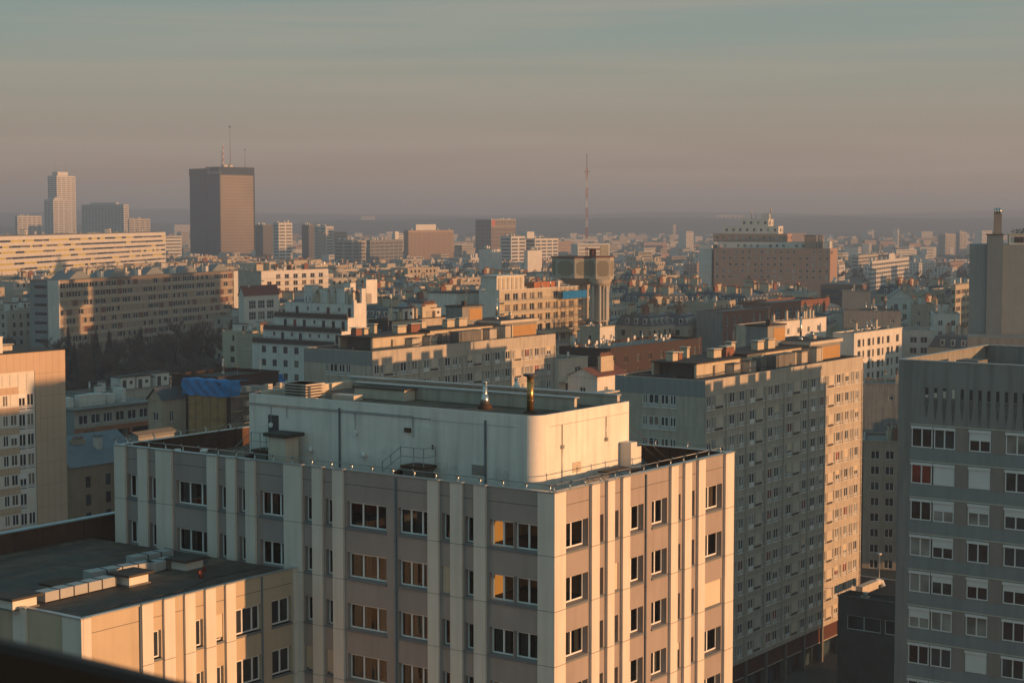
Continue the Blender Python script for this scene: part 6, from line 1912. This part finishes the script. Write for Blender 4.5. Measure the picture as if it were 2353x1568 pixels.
# ================================================================== the far sprawl: the largest as things, the mass as one
def far_box(m, x, y, g, w, d, h, phi, wi, ri, chim_=True):
    ex, ey = (cos(phi), sin(phi)), (-sin(phi), cos(phi))
    P = lambda a, b: (x + ex[0] * a + ey[0] * b, y + ex[1] * a + ey[1] * b)
    m.prism([P(0, 0), P(w, 0), P(w, d), P(0, d)], g - 5, g + h, wi, ri)
    # window rows on the two visible sides
    return P
FM = [WHITE, WHITE2, BEIGE2, CONC_L, PINK, BEIGE, ROOFG, mat('tile_roof', (.15, .085, .06), var=.2), ZINC, GLF]
far = MB(); nth = 0; fr_ = random.Random(5)
things = []
for i in range(2600):
    Y = 1350 * (4000 / 1350) ** (fr_.random() ** .8)
    X = fr_.uniform(-.31, .31) * Y
    w, d, h = fr_.uniform(9, 26), fr_.uniform(8, 14), fr_.choice([5, 6, 7, 8, 9, 10, 12, 14, 16])
    if fr_.random() < .04: h *= 2.2; w *= 1.3
    if fr_.random() < .05: w *= 3
    phi = fr_.uniform(0.3, 1.3); g = ground(X, Y) + fr_.uniform(-3, 5)
    R4 = rect_of(X, Y, phi, w, d)
    if not visible_ok(R4, g + h, g): continue
    things.append((Y, X, w, d, h, phi, g, fr_.choice([0, 0, 1, 1, 2, 3, 4, 5]), fr_.choice([6, 6, 7, 8])))
things.sort()
FP = {}
def far_house(wi, ri, v):
    if (wi, ri, v) in FP: return FP[(wi, ri, v)]
    q = random.Random(wi * 9 + ri * 5 + v); m = MB(); w, d, h = [(14, 10, 9), (22, 11, 12), (11, 9, 7)][v]
    m.prism([(0, 0), (w, 0), (w, d), (0, d)], -6, h, 0, 1)
    for k in range(int(h / 3)):
        z = h - 2.4 - 3 * k
        for i in range(int(w / 3)): m.box(i * 3 + .9, -.05, z, i * 3 + 2.2, 0, z + 1.3, 2)
        for i in range(int(d / 3)): m.box(-.05, i * 3 + .9, z, 0, i * 3 + 2.2, z + 1.3, 2)
    for i in range(3): u = q.uniform(1, w - 3); v_ = q.uniform(1, d - 2); m.box(u, v_, h, u + q.uniform(1, 3), v_ + 1, h + q.uniform(1, 2.4), 0)
    FP[(wi, ri, v)] = m.mesh('far_house', [FM[wi], FM[ri], GLF]); return FP[(wi, ri, v)]
for i, (Y, X, w, d, h, phi, g, wi, ri) in enumerate(things):
    if i < 230 and h < 20:
        v = fr_.randrange(3); s = h / (9, 12, 7)[v]
        o = link('far_house', far_house(wi, ri, v), None, (X, Y, g), phi, (1.0, 1.0, max(.8, min(1.4, s))))
        tag(o, {0: 'white', 1: 'white', 2: 'sand coloured', 3: 'grey', 4: 'pinkish', 5: 'beige'}[wi] + ' house in the hazy sprawl beyond the quarter', 'house', {0: 'white', 1: 'white', 2: 'sand coloured', 3: 'grey', 4: 'pinkish', 5: 'beige'}[wi] + ' houses in the hazy sprawl')
    else:
        far_box(far, X, Y, g, w, d, h, phi, wi, ri)
        if h > 11:
            P = far_box
            ex, ey = (cos(phi), sin(phi)), (-sin(phi), cos(phi))
            for k in range(int(h / 3)):
                z = g + h - 2.2 - 3 * k
                p0 = (X + ex[0] * 1 + ex[1] * .1, Y + ex[1] * 1 - ex[0] * .1); p1 = (X + ex[0] * (w - 1) + ex[1] * .1, Y + ex[1] * (w - 1) - ex[0] * .1)
                far.quad((*p0, z), (*p1, z), (*p1, z + 1.2), (*p0, z + 1.2), 9)
tag(far.build('distant_city', FM), 'mass of tiny roofs and walls fading into the haze', 'houses', kind='stuff')

# far greenery between the houses
fg = MB(); q = random.Random(4)
for i in range(1500):
    Y = 1300 * (6000 / 1300) ** q.random(); X = q.uniform(-.31, .31) * Y; g = ground(X, Y); s = q.uniform(3, 7)
    R4 = [(X - 5, Y), (X + 5, Y), (X + 5, Y + 5), (X - 5, Y + 5)]
    if not visible_ok(R4, g + 7, g): continue
    for j in range(9):
        a, b, c = X + q.uniform(-s, s) * 1.6, Y + q.uniform(-s, s), g + q.uniform(1, 7.5); e = q.uniform(1.2, 2.6)
        fg.poly([(a - e, b, c - e * .6), (a + e, b + .5, c - e * .3), (a + e * .3, b - .6, c + e)], 0)
tag(fg.build('far_trees', [mat('far_tree_leaves', (.055, .06, .04), var=.3)]), 'scattered dark winter trees between the far houses', 'trees', kind='stuff')

# ================================================================== ridges closing the view
def ridge(name, Yd, segs, col, depth=900):
    m = MB(); n = 120; X0, X1 = -Yd * .42, Yd * .42; rows = 6
    q = random.Random(int(Yd))
    ph = [q.uniform(0, 6) for _ in range(6)]
    def top(px):
        for (a, ya), (b, yb) in zip(segs, segs[1:]):
            if a <= px <= b: t = (px - a) / (b - a); t = t * t * (3 - 2 * t); y = ya + (yb - ya) * t; break
        else: y = segs[0][1] if px < segs[0][0] else segs[-1][1]
        return y
    for j in range(rows + 1):
        for i in range(n + 1):
            x = X0 + (X1 - X0) * i / n; px = CX + FOC * x / Yd
            zt = at(px, top(px), Yd)[2] + sum(sin(x / (90 + 70 * k) + ph[k]) for k in range(5)) * 1.3
            base = ground(x, Yd)
            t = sin(pi * j / rows) if j <= rows else 0
            m.v.append((x, Yd - depth * cos(pi * j / rows) , base - 4 + (zt - base + 4) * t))
    for j in range(rows):
        for i in range(n): a = j * (n + 1) + i; m.f.append((a, a + 1, a + n + 2, a + n + 1)); m.m.append(0); m.sm.append(1)
    tag(m.build(name, [col]), 'wooded ridge fading into haze on the horizon', kind='structure')
RG = mat('wooded_ridge', (.05, .07, .06), var=.3, scale=.01)
ridge('hills', 5700, [(-600, 512), (0, 520), (300, 512), (600, 520), (800, 503), (1100, 501), (1400, 499), (1700, 502), (1900, 498), (2352, 500), (2900, 496)], RG)
ridge('hills', 8300, [(-600, 490), (0, 488), (400, 480), (700, 492), (1200, 494), (1500, 488), (1900, 490), (2352, 484), (2900, 482)], RG)
# the pale buildings on the ridge line
for px, py, w, h, lab in ((1680, 495, 95, 12, 'long pale building catching the sun on the ridge, middle right'), (846, 497, 45, 8, 'short bright building on the ridge, left of the ribbed block')):
    X, Y, z = at(px, py, 5650); o = empty('ridge_building', (X - w / 2, Y, z - h), .25); tag(o, lab, 'building')
    m = MB(); m.box(0, 0, -8, w, 20, h, 0); m.build('wall', [WHITE], o)
    m = MB()
    for i in range(6): m.box(i * w / 6 + 2, -.5, 2, (i + 1) * w / 6 - 2, 0, h - 3)
    m.build('window_rows', [GLF], o)

# ================================================================== trees of the park
def bare_tree(seed, H):
    q = random.Random(seed); V = mathutils.Vector
    tr = MB(); tw = MB()
    def grow(p, d, L_, r0, lev):
        e = p + d * L_
        (tr if lev < 2 else tw).tube([tuple(p), tuple((p + e) / 2 + V((q.uniform(-.06, .06), q.uniform(-.06, .06), 0)) * L_), tuple(e)], [r0, r0 * .85, r0 * .65], 4 if lev else 6)
        if lev >= 4:
            for k in range(7):
                f = V((q.uniform(-1, 1), q.uniform(-1, 1), q.uniform(-.3, 1))).normalized(); a = p + d * L_ * q.random(); b = a + f * q.uniform(.5, 1.2); s = f.cross(V((0, 0, 1)))
                if s.length < .1: s = V((1, 0, 0))
                s = s.normalized() * .035
                tw.poly([tuple(a - s), tuple(a + s), tuple(b)])
            return
        for k in range({0: 5, 1: 4, 2: 4, 3: 3}[lev]):
            t = q.uniform(.45, 1) if k else 1
            f = (d + V((q.uniform(-1, 1), q.uniform(-1, 1), q.uniform(-.1, .7))) * (.55 + .1 * lev)).normalized()
            grow(p + d * L_ * t, f, L_ * q.uniform(.55, .75), r0 * .55, lev + 1)
    grow(V((0, 0, 0)), V((0, 0, 1)), H * .34, .28, 0)
    return tr, tw
def conifer(seed, H):
    q = random.Random(seed); tr = MB(); tw = MB(); tr.cyl(0, 0, 0, H * .98, .25, .03, 6)
    z = H * .1
    while z < H:
        R = (1 - z / H) * H * .24 + .15
        for k in range(16):
            a = q.uniform(0, 2 * pi); rr = R * q.uniform(.6, 1.1); w = rr * .22
            x, y = rr * cos(a), rr * sin(a); dx, dy = -sin(a) * w, cos(a) * w; zz = z + q.uniform(-.2, .2)
            tw.poly([(0, 0, zz + .3), (x * .6 + dx, y * .6 + dy, zz - .1), (x, y, zz - rr * .3), (x * .6 - dx, y * .6 - dy, zz - .25)])
        z += .32
    return tr, tw
BARK = mat('bark', (.06, .045, .035), var=.2); TWIG = mat('bare_twigs', (.12, .08, .058), var=.25); NEED = mat('dark_needles', (.018, .03, .022), var=.3)
TP = []
for s in range(5):
    a, c = bare_tree(s + 3, 12); TP.append((a.mesh('trunk', [BARK]), c.mesh('crown', [TWIG]), 12))
for s in range(2):
    a, c = conifer(s, 13); TP.append((a.mesh('trunk', [BARK]), c.mesh('crown', [NEED]), 13))
TL = ['bare winter tree with a dense brown crown in the dark park', 'dark conifer standing in the park below the taupe slab']
q = random.Random(21)
def plant(x, y, k, s, lab, grp, g=None):
    tr, cr, H = TP[k]; o = empty('bare_tree' if k < 5 else 'conifer', (x, y, ground(x, y) - .3 if g is None else g), q.uniform(0, 6)); o.scale = (s * q.uniform(.9, 1.2), s * q.uniform(.9, 1.2), s)
    tag(o, lab, 'tree', grp); link('trunk', tr, o); link('crown', cr, o)
nt_ = 0
for i in range(6000):
    if nt_ >= 270: break
    Y = q.uniform(310, 560); X = q.uniform(-.335, -.145) * Y + q.uniform(-4, 4)
    if any(overlap([(X - 2, Y - 2), (X + 2, Y - 2), (X + 2, Y + 2), (X - 2, Y + 2)], Q) for Q in RECTS): continue
    k = q.choice([0, 1, 2, 3, 4, 0, 1, 2, 3, 4, 5])
    s = q.uniform(.75, 1.15)
    g = ground(X, Y)
    py = proj(X, Y, g + TP[k][2] * s * .95)[1]; px = proj(X, Y, g)[0]
    top = 745 if px > 140 else 700
    if py < top - 25 * q.random(): continue
    plant(X, Y, k, s, TL[0] if k < 5 else TL[1], 'bare trees of the park' if k < 5 else 'conifers of the park'); nt_ += 1
for px, py, Y, k in ((156, 745, 500, 5), (220, 752, 495, 6), (432, 700, 505, 2), (455, 712, 500, 3), (520, 720, 505, 1), (530, 735, 480, 5), (375, 735, 505, 0), (405, 735, 500, 4), (250, 756, 492, 6)):
    X, _, z = at(px, py, Y); g = ground(X, Y); s = (z - g) / TP[k][2]
    plant(X, Y, k, s, TL[0] if k < 5 else TL[1], 'bare trees of the park' if k < 5 else 'conifers of the park')
for i in range(26):     # street trees in the gaps of the quarter
    Y = q.uniform(420, 900); X = q.uniform(-.05, .3) * Y
    if any(overlap([(X - 3, Y - 3), (X + 3, Y - 3), (X + 3, Y + 3), (X - 3, Y + 3)], Q) for Q in RECTS): continue
    plant(X, Y, q.randrange(5), q.uniform(.8, 1.1), 'bare street tree standing between the packed houses', 'street trees of the quarter')
# bushes and ground cover under the park trees
ub = MB()
for i in range(3800):
    Y = q.uniform(300, 515); X = q.uniform(-.34, -.14) * Y; g = ground(X, Y)
    for j in range(3):
        a, b, c = X + q.uniform(-1.5, 1.5), Y + q.uniform(-1.5, 1.5), g + q.uniform(0, 2.2); e = q.uniform(.4, 1.1); ub.poly([(a - e, b, c - e * .5), (a + e, b + .4, c - e * .2), (a + e * .2, b - .4, c + e)], 0)
tag(ub.build('undergrowth', [mat('park_undergrowth', (.035, .038, .024), var=.35)]), 'dark undergrowth covering the floor of the park', 'undergrowth', kind='stuff')

# ================================================================== the dark window ledge by the camera
def ledge():
    X0, Y0, z0 = at(-60, 1478, 1.75)
    m = MB(); n = 16; pts = []
    for i in range(n + 1):
        px = -160 + i * 620 / n
        t = (px + 160) / 620
        py = 1466 + (px + 60) * .205 + 18 * t * t - 4
        x, y, z = at(px, py, 1.75); pts.append((x, y, z))
    for i, (x, y, z) in enumerate(pts):
        m.v += [(x, y, z), (x, y - .012, z - .006), (x, y - .014, z - .09), (x, y + .03, z - .09), (x, y + .03, z - .004)]
    for i in range(n):
        for j in range(5): k = (j + 1) % 5; m.f.append((i * 5 + j, (i + 1) * 5 + j, (i + 1) * 5 + k, i * 5 + k)); m.m.append(0); m.sm.append(0)
    o = m.build('window_ledge', [mat('black_ledge', (.003, .0035, .004), rough=.6, var=.1)])
    tag(o, 'dark out-of-focus window ledge crossing the bottom left corner', 'window ledge')
ledge()

# ================================================================== ground
def make_ground():
    m = MB(); nx, ny = 60, 80
    X0, X1, Y0, Y1 = -4200, 4200, -400, 12500
    ys = [Y0 + (Y1 - Y0) * (j / ny) ** 1.7 for j in range(ny + 1)]
    for j in range(ny + 1):
        for i in range(nx + 1):
            x = X0 + (X1 - X0) * i / nx
            m.v.append((x, ys[j], ground(x, ys[j])))
    for j in range(ny):
        for i in range(nx):
            a = j * (nx + 1) + i; m.f.append((a, a + 1, a + nx + 2, a + nx + 1)); m.m.append(0); m.sm.append(1)
    tag(m.build('ground', [mat('city_ground', (.07, .072, .062), var=.35, scale=.03)]), 'dark ground of streets and yards between the buildings', kind='structure')
make_ground()

def haze():
    m = MB(); m.box(-3400, -60, -6, 3400, 9300, 150)
    o = m.build('haze', [])
    h = bpy.data.materials.new('haze'); h.use_nodes = True; t = h.node_tree; t.nodes.clear()
    ou = t.nodes.new('ShaderNodeOutputMaterial'); v = t.nodes.new('ShaderNodeVolumePrincipled')
    v.inputs['Color'].default_value = (.58, .70, .90, 1); v.inputs['Density'].default_value = HAZE_D; v.inputs['Anisotropy'].default_value = 0.1
    t.links.new(v.outputs[0], ou.inputs['Volume'])
    o.data.materials.append(h)
    tag(o, 'thin evening haze over the city', kind='stuff')
HAZE_D = 3.0e-4
haze()
